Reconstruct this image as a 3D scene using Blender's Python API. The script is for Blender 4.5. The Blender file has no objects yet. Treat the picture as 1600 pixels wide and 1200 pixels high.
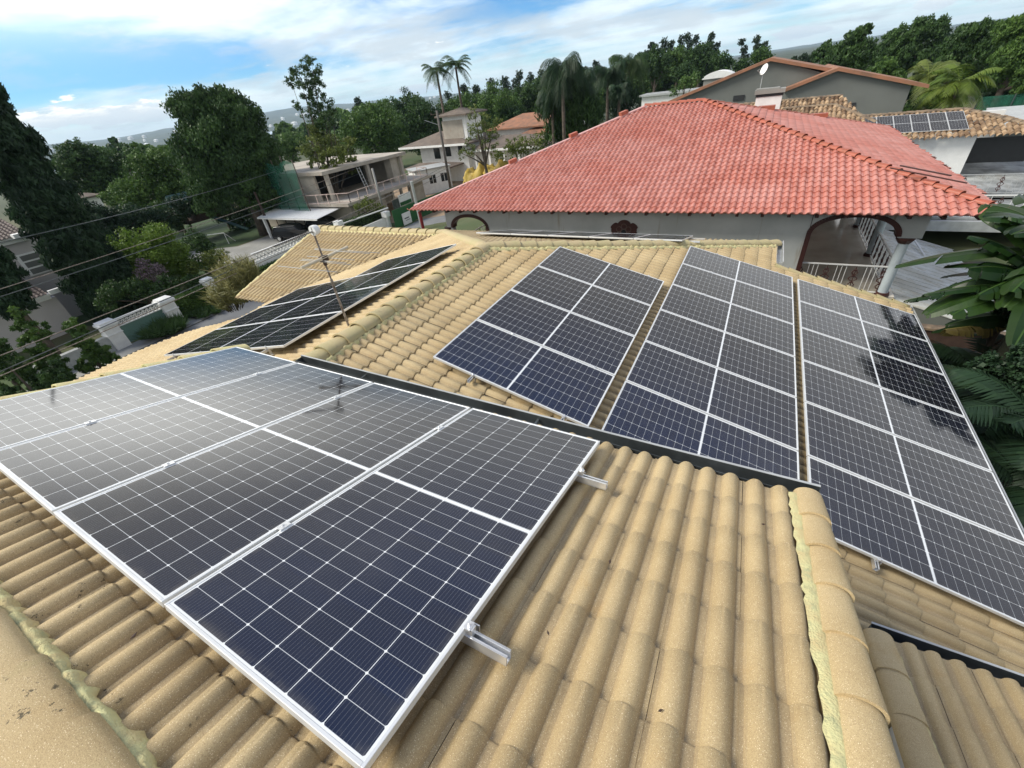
import bpy, bmesh, math, random
import numpy as np
from mathutils import Vector, Matrix
random.seed(7); RNG = np.random.default_rng(7)
S = bpy.context.scene
# ------------------------------------------------------------------ camera
F = 649.0                                        # focal length in pixels of a 1600 px wide frame
RIGHT = Vector((0.88339905, 0.45577813, -0.10896062))
FWD = Vector((-0.42932809, 0.69394702, -0.57802675))
DOWN = Vector((0.18783905, -0.55740814, -0.80871049))
cam = bpy.data.cameras.new("camera"); co = bpy.data.objects.new("camera", cam)
S.collection.objects.link(co); S.camera = co
cam.sensor_width = 36.0; cam.lens = 36.0 * F / 1600.0
cam.clip_start = 0.05; cam.clip_end = 60000
co.matrix_world = Matrix(((RIGHT.x, -DOWN.x, -FWD.x, 0), (RIGHT.y, -DOWN.y, -FWD.y, 0),
                          (RIGHT.z, -DOWN.z, -FWD.z, 0), (0, 0, 0, 1)))
# ------------------------------------------------------------------ light
SUN_EL, SUN_AZ = math.radians(46), math.radians(238)    # azimuth clockwise from +Y
S.view_settings.view_transform = 'Standard'; S.view_settings.look = 'None'
S.view_settings.exposure = 0.90; S.view_settings.gamma = 1.0
sun = bpy.data.lights.new("sun", 'SUN'); so = bpy.data.objects.new("sun", sun)
S.collection.objects.link(so)
sun.energy = 2.5; sun.angle = math.radians(22); sun.color = (1.0, 0.94, 0.82)
sd = Vector((math.sin(SUN_AZ) * math.cos(SUN_EL), math.cos(SUN_AZ) * math.cos(SUN_EL), math.sin(SUN_EL)))
so.rotation_euler = sd.to_track_quat('Z', 'Y').to_euler()


class NX:
    """tiny node expression builder"""
    def __init__(s, nt): s.nt = nt
    def n(s, typ, **kw):
        nd = s.nt.nodes.new(typ)
        for k, v in kw.items():
            if k.startswith('i_'):
                nd.inputs[k[2:].replace('_', ' ')].default_value = v
            else: setattr(nd, k, v)
        return nd
    def m(s, op, a, b=0.0, c=0.0, clamp=False):
        nd = s.nt.nodes.new('ShaderNodeMath'); nd.operation = op; nd.use_clamp = clamp
        for i, v in enumerate((a, b, c)):
            if isinstance(v, (int, float)): nd.inputs[i].default_value = v
            elif v is not None: s.nt.links.new(v, nd.inputs[i])
        return nd.outputs[0]
    def mix(s, f, a, b, mode='MIX'):
        nd = s.nt.nodes.new('ShaderNodeMix'); nd.data_type = 'RGBA'; nd.blend_type = mode
        for k, v in ((0, f), (6, a), (7, b)):
            if isinstance(v, (int, float)): nd.inputs[k].default_value = v
            elif isinstance(v, tuple): nd.inputs[k].default_value = (*v, 1.0) if len(v) == 3 else v
            else: s.nt.links.new(v, nd.inputs[k])
        return nd.outputs[2]
    def ramp(s, f, lo, hi, a=0.0, b=1.0):
        nd = s.nt.nodes.new('ShaderNodeMapRange'); nd.clamp = True; nd.interpolation_type = 'SMOOTHSTEP'
        s.nt.links.new(f, nd.inputs[0])
        for i, v in ((1, lo), (2, hi), (3, a), (4, b)): nd.inputs[i].default_value = v
        return nd.outputs[0]
    def noise(s, vec, scale, detail=4.0, rough=0.55, dist=0.0):
        nd = s.nt.nodes.new('ShaderNodeTexNoise')
        nd.inputs['Scale'].default_value = scale; nd.inputs['Detail'].default_value = detail
        nd.inputs['Roughness'].default_value = rough; nd.inputs['Distortion'].default_value = dist
        if vec is not None: s.nt.links.new(vec, nd.inputs['Vector'])
        return nd.outputs[0]
    def mapv(s, vec, scale=(1, 1, 1), rot=(0, 0, 0), loc=(0, 0, 0)):
        nd = s.nt.nodes.new('ShaderNodeMapping'); s.nt.links.new(vec, nd.inputs[0])
        nd.inputs['Scale'].default_value = scale; nd.inputs['Rotation'].default_value = rot
        nd.inputs['Location'].default_value = loc
        return nd.outputs[0]


W = bpy.data.worlds.new("World"); S.world = W; W.use_nodes = True
nt = W.node_tree; nt.nodes.clear(); X = NX(nt)
sky = X.n('ShaderNodeTexSky', sky_type='NISHITA', sun_disc=False, sun_elevation=SUN_EL, sun_rotation=SUN_AZ,
          altitude=1000.0, air_density=1.0, dust_density=0.8, ozone_density=2.0)
tc = X.n('ShaderNodeTexCoord'); gen = tc.outputs['Generated']
sx = X.n('ShaderNodeSeparateXYZ'); nt.links.new(gen, sx.inputs[0])
dz = X.m('MAXIMUM', sx.outputs[2], 0.0)
az = X.m('MULTIPLY', X.m('ARCTAN2', sx.outputs[0], sx.outputs[1]), 57.2958); el = X.m('MULTIPLY', X.m('ARCSINE', sx.outputs[2]), 57.2958)
def blob(a0, e0, wa, we):
    da = X.m('DIVIDE', X.m('SUBTRACT', az, a0), wa); de = X.m('DIVIDE', X.m('SUBTRACT', el, e0), we)
    return X.m('EXPONENT', X.m('MULTIPLY', X.m('ADD', X.m('MULTIPLY', da, da), X.m('MULTIPLY', de, de)), -1.0))
inv = X.m('DIVIDE', 1.0, X.m('ADD', dz, 0.075))
cv = X.n('ShaderNodeCombineXYZ')
nt.links.new(X.m('MULTIPLY', sx.outputs[0], inv), cv.inputs[0]); nt.links.new(X.m('MULTIPLY', sx.outputs[1], inv), cv.inputs[1])
cvb0 = X.n('ShaderNodeCombineXYZ'); nt.links.new(X.m('MULTIPLY', az, .10), cvb0.inputs[0]); nt.links.new(X.m('MULTIPLY', el, .42), cvb0.inputs[1]); cvb0 = cvb0.outputs[0]
hole = X.m('ADD', X.m('ADD', blob(-66, 5.0, 14, 1.5), blob(-27, 6.6, 6, 1.0)), blob(-76, 7.0, 8, .7), clamp=True)
P1 = X.mapv(cv.outputs[0], (0.36, 0.75, 1), (0, 0, math.radians(38)), (3.1, 1.25, 0))
n1 = X.m('SUBTRACT', X.m('ADD', X.m('MULTIPLY', X.noise(P1, 1.1, 9, 0.56, 0.25), .45), X.m('MULTIPLY', X.noise(X.mapv(cvb0, (1, 1, 1), (0, 0, .12), (4, 1, 0)), 0.75, 9, .6, .35), .55)), X.m('MULTIPLY', hole, 0.34))
m1 = X.ramp(n1, 0.33, 0.58)                       # bright veil
P2 = X.mapv(cv.outputs[0], (0.42, 0.95, 1), (0, 0, math.radians(40)), (7.3, 2.1, 0))
grey = X.m('ADD', blob(-37, 5.3, 11, 1.2), blob(-16, 4.2, 12, .8), clamp=True)
n2 = X.m('ADD', X.m('ADD', X.m('MULTIPLY', X.noise(P2, 1.5, 9, 0.58, 0.3), .4), X.m('MULTIPLY', X.noise(X.mapv(cvb0, (1, 1, 1), (0, 0, .12), (9, 3, 0)), 1.5, 9, .62, .3), .6)), X.m('MULTIPLY', grey, 0.13))
m2 = X.m('MULTIPLY', X.ramp(n2, 0.47, 0.64), X.m('SUBTRACT', 1.0, X.m('MULTIPLY', hole, .8)))      # darker stratus patches
cvb = X.n('ShaderNodeCombineXYZ'); nt.links.new(X.m('MULTIPLY', az, .16), cvb.inputs[0]); nt.links.new(X.m('MULTIPLY', el, .62), cvb.inputs[1])
n3 = X.noise(cvb.outputs[0], 1.5, 8, 0.62, 0.2)
cum = X.m('ADD', X.m('ADD', blob(-66, 1.9, 9, 1.0), blob(1, 1.2, 3, .5)), X.m('ADD', blob(13, 1.9, 4, .6), blob(-38, 1.0, 3, .5)), clamp=True)
m3 = X.ramp(X.m('ADD', X.m('MULTIPLY', cum, .42), n3), 0.67, 0.74)
hz = X.ramp(dz, 0.075, 0.0)
c = X.mix(1.0, sky.outputs[0], (0.55, 1.05, 1.50), 'MULTIPLY')
c = X.mix(X.m('MULTIPLY', hz, 0.75), c, (8.2, 11.6, 11.2))
c = X.mix(X.m('MULTIPLY', m1, 0.88), c, (10.4, 11.5, 11.9))
c = X.mix(X.m('MULTIPLY', m2, 0.75), c, (6.6, 7.5, 8.2))
top = X.ramp(el, 1.5, 2.9)
c3 = X.mix(top, (8.2, 9.1, 9.9), (15.5, 14.8, 13.4))
c3 = X.mix(X.ramp(X.noise(cvb.outputs[0], 3.1, 6, .6), .42, .60), c3, (8.6, 9.5, 10.2))
c = X.mix(X.m('MULTIPLY', m3, 0.92), c, c3)
wob = X.m('MULTIPLY', X.m('SUBTRACT', X.noise(P2, 1.3, 6, .6), .5), 9.0); ew = X.m('ADD', el, wob)
up_ = X.mix(X.ramp(ew, 14, 27), (12.5, 12.6, 12.4), (8.2, 8.0, 7.6))
up_ = X.mix(X.ramp(ew, 27, 39), up_, (5.4, 5.3, 5.3)); up_ = X.mix(X.ramp(ew, 39, 54), up_, (2.6, 3.6, 6.4))
c = X.mix(X.m('MULTIPLY', X.ramp(el, 9.2, 12.5), .94), c, up_)
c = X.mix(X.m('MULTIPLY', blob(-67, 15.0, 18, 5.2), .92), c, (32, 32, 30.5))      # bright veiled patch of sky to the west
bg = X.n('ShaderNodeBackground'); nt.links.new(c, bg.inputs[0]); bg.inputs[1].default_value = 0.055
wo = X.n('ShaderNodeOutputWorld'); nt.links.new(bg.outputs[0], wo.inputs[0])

# ------------------------------------------------------------------ helpers
V = Vector
def ray(u, v):
    return RIGHT * ((u - 800) / F) + DOWN * ((v - 600) / F) + FWD
def P(u, v, x=None, y=None, z=None, d=None):
    """the real place seen at photo pixel (u,v) on a plane x=, y=, z= or at horizontal distance d"""
    r = ray(u, v)
    if x is not None: return r * (x / r.x)
    if y is not None: return r * (y / r.y)
    if z is not None: return r * (z / r.z)
    return r * (d / math.hypot(r.x, r.y))
def PS(u, v, z0, ax=0, ay=0):
    r = ray(u, v); return r * (z0 / (r.z - ax * r.x - ay * r.y))

def T(name, label, cat, loc=(0, 0, 0), group=None, kind=None):
    o = bpy.data.objects.new(name, None); S.collection.objects.link(o)
    o.location = loc; o.empty_display_size = 0.2
    tag(o, label, cat, group, kind); return o
def tag(o, label=None, cat=None, group=None, kind=None):
    if label: o['label'] = label
    if cat: o['category'] = cat
    if group: o['group'] = group
    if kind: o['kind'] = kind
    return o

class MB:
    def __init__(s): s.v = []; s.f = []; s.m = []; s.uv = []
    def add(s, vs, fs, mi=0):
        b = len(s.v); s.v += [tuple(v) for v in vs]
        for f in fs: s.f.append(tuple(i + b for i in f)); s.m.append(mi)
        return s
    def box(s, a, b, mi=0):
        x0, y0, z0 = [min(p, q) for p, q in zip(a, b)]; x1, y1, z1 = [max(p, q) for p, q in zip(a, b)]
        return s.add([(x0, y0, z0), (x1, y0, z0), (x1, y1, z0), (x0, y1, z0), (x0, y0, z1), (x1, y0, z1), (x1, y1, z1), (x0, y1, z1)],
                     [(0, 3, 2, 1), (4, 5, 6, 7), (0, 1, 5, 4), (1, 2, 6, 5), (2, 3, 7, 6), (3, 0, 4, 7)], mi)
    def bar(s, a, b, w, h, mi=0, up=(0, 0, 1)):
        a = V(a); b = V(b); d = (b - a).normalized(); u = V(up); sd_ = d.cross(u)
        if sd_.length < 1e-4: sd_ = d.cross(V((1, 0, 0)))
        sd_.normalize(); u = sd_.cross(d)
        vs = []
        for p in (a, b):
            for i, j in ((-1, -1), (1, -1), (1, 1), (-1, 1)): vs.append(p + sd_ * (i * w / 2) + u * (j * h / 2))
        return s.add(vs, [(3, 2, 1, 0), (4, 5, 6, 7), (0, 1, 5, 4), (1, 2, 6, 5), (2, 3, 7, 6), (3, 0, 4, 7)], mi)
    def tube(s, pts, rad, n=8, mi=0, cap=True):
        pts = [V(p) for p in pts]
        if isinstance(rad, (int, float)): rad = [rad] * len(pts)
        b = len(s.v); prev = None
        for i, p in enumerate(pts):
            d = (pts[min(i + 1, len(pts) - 1)] - pts[max(i - 1, 0)]).normalized()
            if prev is None: a = d.orthogonal().normalized()
            else: a = (prev - d * prev.dot(d)).normalized()
            prev = a; c_ = d.cross(a)
            for k in range(n):
                t = 2 * math.pi * k / n
                s.v.append(tuple(p + (a * math.cos(t) + c_ * math.sin(t)) * rad[i]))
        for i in range(len(pts) - 1):
            for k in range(n):
                s.f.append((b + i * n + k, b + i * n + (k + 1) % n, b + (i + 1) * n + (k + 1) % n, b + (i + 1) * n + k)); s.m.append(mi)
        if cap:
            s.f.append(tuple(b + k for k in range(n))[::-1]); s.m.append(mi)
            s.f.append(tuple(b + (len(pts) - 1) * n + k for k in range(n))); s.m.append(mi)
        return s
    def prism(s, poly, z0, z1, mi=0):
        n = len(poly)
        vs = [(p[0], p[1], z0) for p in poly] + [(p[0], p[1], z1) for p in poly]
        fs = [tuple(range(n))[::-1], tuple(range(n, 2 * n))] + [(i, (i + 1) % n, n + (i + 1) % n, n + i) for i in range(n)]
        return s.add(vs, fs, mi)
    def slab(s, poly3, t, mi=0):
        """closed polygon in 3D thickened downward by t"""
        n = len(poly3); vs = [tuple(p) for p in poly3] + [(p[0], p[1], p[2] - t) for p in poly3]
        fs = [tuple(range(n)), tuple(range(n, 2 * n))[::-1]] + [((i + 1) % n, i, n + i, n + (i + 1) % n) for i in range(n)]
        return s.add(vs, fs, mi)
    def ylayer(s, poly, y0, y1, mi=0):
        """polygon in x,z extruded along y"""
        n = len(poly); vs = [(p[0], y0, p[1]) for p in poly] + [(p[0], y1, p[1]) for p in poly]
        fs = [tuple(range(n)), tuple(range(n, 2 * n))[::-1]] + [((i + 1) % n, i, n + i, n + (i + 1) % n) for i in range(n)]
        return s.add(vs, fs, mi)
    def build(s, name, mats, parent=None, smooth=False, world=True, auto=None):
        return mesh_obj(name, np.array(s.v, dtype=np.float32), s.f, mats, parent, smooth, world, s.m, auto=auto)

def wloc(o):
    l = V(o.location)
    while o.parent: o = o.parent; l += V(o.location)
    return l
def mesh_obj(name, v, f, mats, parent=None, smooth=False, world=True, mi=None, fattr=None, fattr2=None, uv=None, auto=None):
    me = bpy.data.meshes.new(name)
    v = np.asarray(v, dtype=np.float32)
    if parent is not None and world:
        v = v - np.array(wloc(parent), dtype=np.float32)
    if isinstance(f, np.ndarray):
        nf, k = f.shape
        me.vertices.add(len(v)); me.vertices.foreach_set('co', v.ravel())
        me.loops.add(nf * k); me.loops.foreach_set('vertex_index', f.ravel().astype(np.int32))
        me.polygons.add(nf); me.polygons.foreach_set('loop_start', np.arange(0, nf * k, k, dtype=np.int32))
        me.polygons.foreach_set('loop_total', np.full(nf, k, dtype=np.int32))
        me.update(calc_edges=True)
    else:
        me.from_pydata(v.tolist(), [], f)
    if not isinstance(mats, (list, tuple)): mats = [mats]
    for m in mats: me.materials.append(m)
    if mi is not None and len(mats) > 1: me.polygons.foreach_set('material_index', np.array(mi, dtype=np.int32))
    if fattr is not None:
        at = me.attributes.new('tv', 'FLOAT', 'FACE'); at.data.foreach_set('value', np.asarray(fattr, dtype=np.float32))
    if fattr2 is not None:
        at = me.attributes.new('pan', 'FLOAT', 'FACE'); at.data.foreach_set('value', np.asarray(fattr2, dtype=np.float32))
    if smooth: me.polygons.foreach_set('use_smooth', np.ones(len(me.polygons), dtype=bool))
    if auto is not None: me.set_sharp_from_angle(angle=math.radians(auto))
    o = bpy.data.objects.new(name, me); S.collection.objects.link(o)
    if parent is not None: o.parent = parent
    return o
def copy_tree(o, parent=None):
    c_ = o.copy(); S.collection.objects.link(c_); c_.parent = parent
    for ch in list(o.children): copy_tree(ch, c_)
    return c_

# ------------------------------------------------------------------ materials
def M(name, col, rough=0.7, metal=0.0, col2=None, ns=4.0, amt=0.35, bump=0.0, bs=60.0, attr=None, spec=None, streak=None, trans=0.0, coat=0.0):
    m = bpy.data.materials.new(name); m.use_nodes = True; nt = m.node_tree; X = NX(nt)
    b = nt.nodes['Principled BSDF']; b.inputs['Roughness'].default_value = rough; b.inputs['Metallic'].default_value = metal
    if spec is not None: b.inputs['Specular IOR Level'].default_value = spec
    if coat: b.inputs['Coat Weight'].default_value = coat
    pos = X.n('ShaderNodeNewGeometry').outputs['Position']
    n = X.noise(pos, ns, 5, 0.6)
    c2 = col2 if col2 else tuple(x * (1 - amt) for x in col)
    c_ = X.mix(X.ramp(n, 0.3, 0.7), col, c2)
    if attr:
        at = X.n('ShaderNodeAttribute', attribute_name='tv')
        c_ = X.mix(at.outputs['Fac'], c_, X.mix(1.0, c_, attr, 'MULTIPLY'))
    if streak:
        sc, scol, lo, hi = streak
        c_ = X.mix(X.ramp(X.noise(X.mapv(pos, sc), 1.0, 4, 0.6), lo, hi), c_, scol)
    nt.links.new(c_, b.inputs['Base Color'])
    if bump:
        bp = X.n('ShaderNodeBump'); bp.inputs['Strength'].default_value = bump; bp.inputs['Distance'].default_value = 0.01
        nt.links.new(X.noise(pos, bs, 3, 0.6), bp.inputs['Height']); nt.links.new(bp.outputs[0], b.inputs['Normal'])
    if trans:
        tr = X.n('ShaderNodeBsdfTranslucent'); nt.links.new(c_, tr.inputs[0])
        mx = X.n('ShaderNodeMixShader'); mx.inputs[0].default_value = trans
        nt.links.new(b.outputs[0], mx.inputs[1]); nt.links.new(tr.outputs[0], mx.inputs[2])
        nt.links.new(mx.outputs[0], nt.nodes['Material Output'].inputs[0])
    return m

def tile_material():
    m = bpy.data.materials.new('sand_tile'); m.use_nodes = True; nt = m.node_tree; X = NX(nt)
    b = nt.nodes['Principled BSDF']; b.inputs['Roughness'].default_value = 0.72
    b.inputs['Specular IOR Level'].default_value = 0.35
    pos = X.n('ShaderNodeNewGeometry').outputs['Position']
    at = X.n('ShaderNodeAttribute', attribute_name='tv').outputs['Fac']
    big = X.ramp(X.noise(pos, 1.1, 5, 0.6), 0.35, 0.68)
    c_ = X.mix(big, (0.555, 0.438, 0.247), (0.452, 0.340, 0.178))
    c_ = X.mix(X.m('MULTIPLY', at, 0.30), c_, (0.36, 0.275, 0.155))
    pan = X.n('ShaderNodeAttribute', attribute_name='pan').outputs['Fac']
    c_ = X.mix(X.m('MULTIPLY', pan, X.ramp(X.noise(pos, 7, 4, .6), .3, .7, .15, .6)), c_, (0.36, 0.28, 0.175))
    oc = X.ramp(X.noise(pos, 2.6, 5, 0.6), 0.58, 0.75)
    c_ = X.mix(X.m('MULTIPLY', oc, 0.55), c_, (0.43, 0.27, 0.10))          # ochre stain
    gy = X.ramp(X.noise(X.mapv(pos, (1, 1, 1), (0, 0, 0), (9, 4, 2)), 0.8, 5, 0.6), 0.56, 0.76)
    c_ = X.mix(X.m('MULTIPLY', gy, 0.4), c_, (0.30, 0.25, 0.14))
    gr = X.noise(pos, 330.0, 2, 0.7)
    c_ = X.mix(X.ramp(gr, 0.50, 0.70, 0, 0.65), c_, (0.22, 0.14, 0.065))
    gr2 = X.noise(pos, 140.0, 3, 0.75); c_ = X.mix(X.ramp(gr2, 0.52, 0.68, 0, 0.38), c_, (0.27, 0.19, 0.10))
    c_ = X.mix(X.ramp(gr, 0.48, 0.30, 0, 0.45), c_, (0.62, 0.49, 0.29))
    vo = X.n('ShaderNodeTexVoronoi'); vo.inputs['Scale'].default_value = 210.0; nt.links.new(pos, vo.inputs['Vector'])
    sc = X.n('ShaderNodeSeparateXYZ'); nt.links.new(vo.outputs['Color'], sc.inputs[0])
    sp = X.m('MULTIPLY', X.ramp(vo.outputs['Distance'], 0.30, 0.16), X.m('GREATER_THAN', sc.outputs[0], 0.72))
    c_ = X.mix(X.m('MULTIPLY', sp, 0.9), c_, (0.92, 0.82, 0.58))                  # bright sand grains
    dk = X.m('MULTIPLY', X.ramp(X.noise(pos, 30.0, 6, 0.78), 0.57, 0.61), X.ramp(X.noise(pos, 5.0, 3, 0.5), 0.55, 0.62))
    rid = X.ramp(X.noise(pos, 3.3, 5, .65), .50, .70)
    sxx = X.n('ShaderNodeSeparateXYZ'); nt.links.new(pos, sxx.inputs[0])
    lim = X.m('MULTIPLY', X.ramp(sxx.outputs[0], -0.7, -1.1), X.ramp(sxx.outputs[1], 0.25, -0.05))
    c_ = X.mix(X.m('MULTIPLY', X.m('MULTIPLY', rid, X.ramp(sxx.outputs[1], -.22, -.32)), .45), c_, (0.36, 0.34, 0.16))
    c_ = X.mix(X.m('MULTIPLY', X.m('MULTIPLY', dk, lim), 0.85), c_, (0.035, 0.03, 0.02))   # black lichen flecks by the ridge
    nt.links.new(c_, b.inputs['Base Color'])
    bp = X.n('ShaderNodeBump'); bp.inputs['Strength'].default_value = 0.55; bp.inputs['Distance'].default_value = 0.004
    nt.links.new(X.noise(pos, 260.0, 3, 0.7), bp.inputs['Height']); nt.links.new(bp.outputs[0], b.inputs['Normal'])
    return m
MT_TILE = tile_material()
MT_MORTAR = M('ridge_mortar', (0.64, 0.62, 0.32), 0.9, col2=(0.58, 0.47, 0.24), ns=9, bump=1.0, bs=110, streak=((16, 16, 16), (0.46, 0.46, 0.25), 0.52, 0.72))
MT_CAP = M('ridge_cap', (0.47, 0.375, 0.215), 0.75, col2=(0.42, 0.37, 0.19), ns=3, bump=0.5, bs=240,
           streak=((7, 7, 7), (0.36, 0.30, 0.17), 0.55, 0.8))
MT_ALU = M('aluminium', (0.80, 0.81, 0.82), 0.32, 0.75, amt=0.08, ns=20)
MT_FRAME = M('panel_frame', (0.74, 0.76, 0.77), 0.38, 0.35, amt=0.06, ns=9)
MT_STEEL = M('galvanised_gutter', (0.13, 0.15, 0.16), 0.45, 0.6, col2=(0.07, 0.08, 0.085), ns=3)
MT_WHITE = M('white_paint', (0.80, 0.81, 0.80), 0.6, amt=0.12, ns=2)
MT_GUTW = M('grey_gutter', (0.50, 0.52, 0.52), 0.4, 0.3, amt=0.2, ns=4)
MT_WALL = M('house_render', (0.55, 0.53, 0.48), 0.85, amt=0.2, ns=1)
MT_RED = M('red_tile', (0.50, 0.185, 0.140), 0.38, col2=(0.54, 0.255, 0.215), ns=0.45, attr=(0.80, 0.68, 0.64), bump=0.2, bs=60,
           streak=((1.6, 1.6, 1.6), (0.36, 0.13, 0.08), 0.62, 0.84), spec=0.55)
MT_REDCAP = M('red_cap', (0.42, 0.11, 0.065), 0.5, col2=(0.30, 0.09, 0.05), ns=4)
MT_PINK = M('faded_cap', (0.62, 0.36, 0.34), 0.6, amt=0.2, ns=3)
MT_GREYWALL = M('aged_grey_wall', (0.50, 0.52, 0.51), 0.85, col2=(0.40, 0.42, 0.41), ns=0.7, bump=0.2, bs=30,
                streak=((5.0, 5.0, 0.35), (0.30, 0.26, 0.20), 0.58, 0.76))
MT_BROWN = M('brown_trim', (0.065, 0.022, 0.018), 0.5, amt=0.3)
MT_COL = M('column_paint', (0.47, 0.54, 0.58), 0.5, amt=0.12, ns=3)
MT_FLOOR = M('patio_floor', (0.56, 0.52, 0.45), 0.10, col2=(0.46, 0.42, 0.35), ns=1.2, spec=0.6)
MT_CANOPY = M('fibre_cement', (0.66, 0.69, 0.68), 0.8, col2=(0.48, 0.48, 0.43), ns=0.9, bump=0.3, bs=20,
              streak=((0.7, 6, 6), (0.42, 0.39, 0.31), 0.5, 0.75))
MT_STAIN = M('stained_slab', (0.42, 0.44, 0.44), 0.85, col2=(0.13, 0.14, 0.14), ns=0.8, streak=((3, 0.5, 3), (0.22, 0.22, 0.21), 0.5, 0.7))
MT_OLD = M('weathered_tile', (0.50, 0.36, 0.22), 0.8, col2=(0.22, 0.14, 0.08), ns=2.2, attr=(0.28, 0.22, 0.18))
MT_OLDCAP = M('weathered_cap', (0.10, 0.075, 0.055), 0.85, col2=(0.30, 0.22, 0.14), ns=3)
MT_GABLE = M('dark_grey_render', (0.155, 0.165, 0.155), 0.9, amt=0.15, ns=0.4)
MT_ORANGE = M('orange_roof', (0.33, 0.15, 0.085), 0.8, col2=(0.20, 0.11, 0.07), ns=1)
MT_BROWNROOF = M('brown_roof', (0.17, 0.135, 0.11), 0.85, col2=(0.11, 0.09, 0.075), ns=0.8)
MT_DARKTILE = M('dark_roof', (0.11, 0.08, 0.075), 0.7, col2=(0.06, 0.045, 0.04), ns=2)
MT_LILAC = M('lilac_wall', (0.50, 0.48, 0.48), 0.85, amt=0.12, ns=0.4)
MT_CONC = M('raw_concrete', (0.46, 0.42, 0.36), 0.9, col2=(0.32, 0.29, 0.25), ns=0.6, streak=((3, 3, 0.8), (0.36, 0.26, 0.20), 0.6, 0.75))
MT_DARK = M('dark_void', (0.02, 0.022, 0.025), 0.6, amt=0.3)
MT_GLASS = M('window_glass', (0.03, 0.035, 0.04), 0.08, amt=0.3, ns=1)
MT_RAIL = M('pink_rail', (0.66, 0.52, 0.47), 0.5)
MT_NET = M('green_net', (0.02, 0.16, 0.10), 0.8, col2=(0.015, 0.09, 0.06), ns=1.5)
MT_FENCE = M('green_hoarding', (0.02, 0.12, 0.035), 0.75, col2=(0.015, 0.08, 0.025), ns=0.4)
MT_TARP = M('yellow_tarp', (0.46, 0.33, 0.05), 0.6, col2=(0.28, 0.19, 0.03), ns=0.8, bump=0.6, bs=2)
MT_BLACK = M('black_paint', (0.012, 0.013, 0.016), 0.25, coat=0.5)
MT_TYRE = M('rubber', (0.015, 0.015, 0.015), 0.9)
MT_REDPAINT = M('red_paint', (0.25, 0.015, 0.02), 0.55)
MT_RUST = M('rusty_pole', (0.10, 0.07, 0.05), 0.7, col2=(0.30, 0.27, 0.24), ns=14)
MT_CREAM = M('cream_plastic', (0.62, 0.55, 0.42), 0.5, amt=0.15)
MT_WOOD = M('dark_wood', (0.06, 0.035, 0.025), 0.7, amt=0.4)
MT_BARK = M('bark', (0.12, 0.095, 0.075), 0.95, col2=(0.06, 0.05, 0.04), ns=3, bump=0.5, bs=20)
MT_TEAL = M('teal_paint', (0.012, 0.06, 0.055), 0.6)
MT_GREENG = M('green_gate', (0.12, 0.22, 0.19), 0.5, amt=0.12)
MT_ASPH = M('asphalt', (0.15, 0.155, 0.16), 0.9, col2=(0.21, 0.215, 0.215), ns=0.35, bump=0.2, bs=30)
MT_PAVE = M('paving', (0.30, 0.30, 0.28), 0.85, amt=0.25, ns=0.5)
MT_LAWN = M('lawn', (0.030, 0.065, 0.014), 0.9, col2=(0.02, 0.042, 0.011), ns=0.8, bump=0.5, bs=12)
MT_GROUND = M('ground_cover', (0.05, 0.075, 0.025), 0.95, col2=(0.10, 0.085, 0.045), ns=0.05)
MT_SOIL = M('dry_soil', (0.36, 0.26, 0.17), 0.95, amt=0.25, ns=0.3)

def leafmat(name, a, b_, rough=0.55, trans=0.25):
    m = bpy.data.materials.new(name); m.use_nodes = True; nt = m.node_tree; X = NX(nt)
    b = nt.nodes['Principled BSDF']; b.inputs['Roughness'].default_value = rough; b.inputs['Specular IOR Level'].default_value = 0.3
    at = X.n('ShaderNodeAttribute', attribute_name='tv').outputs['Fac']
    c_ = X.mix(at, a, b_)
    nt.links.new(c_, b.inputs['Base Color'])
    tr = X.n('ShaderNodeBsdfTranslucent'); nt.links.new(c_, tr.inputs[0])
    mx = X.n('ShaderNodeMixShader'); mx.inputs[0].default_value = trans
    nt.links.new(b.outputs[0], mx.inputs[1]); nt.links.new(tr.outputs[0], mx.inputs[2])
    nt.links.new(mx.outputs[0], nt.nodes['Material Output'].inputs[0])
    return m
LF_DARK = leafmat('leaf_dark', (0.0182, 0.0442, 0.0156), (0.078, 0.1495, 0.039))
LF_MID = leafmat('leaf_mid', (0.0312, 0.0754, 0.0182), (0.1235, 0.2145, 0.0455))
LF_LIGHT = leafmat('leaf_light', (0.05, 0.1063, 0.015), (0.1875, 0.2875, 0.0438))
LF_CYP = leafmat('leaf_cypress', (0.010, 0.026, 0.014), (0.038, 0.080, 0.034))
LF_PINE = leafmat('leaf_pine', (0.013, 0.028, 0.015), (0.038, 0.07, 0.032), trans=0.1)
LF_PALM = leafmat('leaf_palm', (0.015, 0.040, 0.012), (0.060, 0.11, 0.030))
LF_YPALM = leafmat('leaf_yellow_palm', (0.04, 0.09, 0.012), (0.17, 0.23, 0.035))
LF_STRAW = leafmat('leaf_straw', (0.10, 0.11, 0.035), (0.36, 0.34, 0.14))
LF_BAN = leafmat('leaf_banana', (0.006, 0.020, 0.006), (0.040, 0.085, 0.016), rough=0.35)
LF_BANY = leafmat('leaf_banana_yellow', (0.10, 0.07, 0.025), (0.28, 0.24, 0.07))
LF_OLIVE = leafmat('leaf_olive', (0.0575, 0.0862, 0.0207), (0.1955, 0.2415, 0.0517))
LF_PINK = leafmat('leaf_pinkish', (0.04, 0.035, 0.03), (0.42, 0.32, 0.36))

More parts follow.
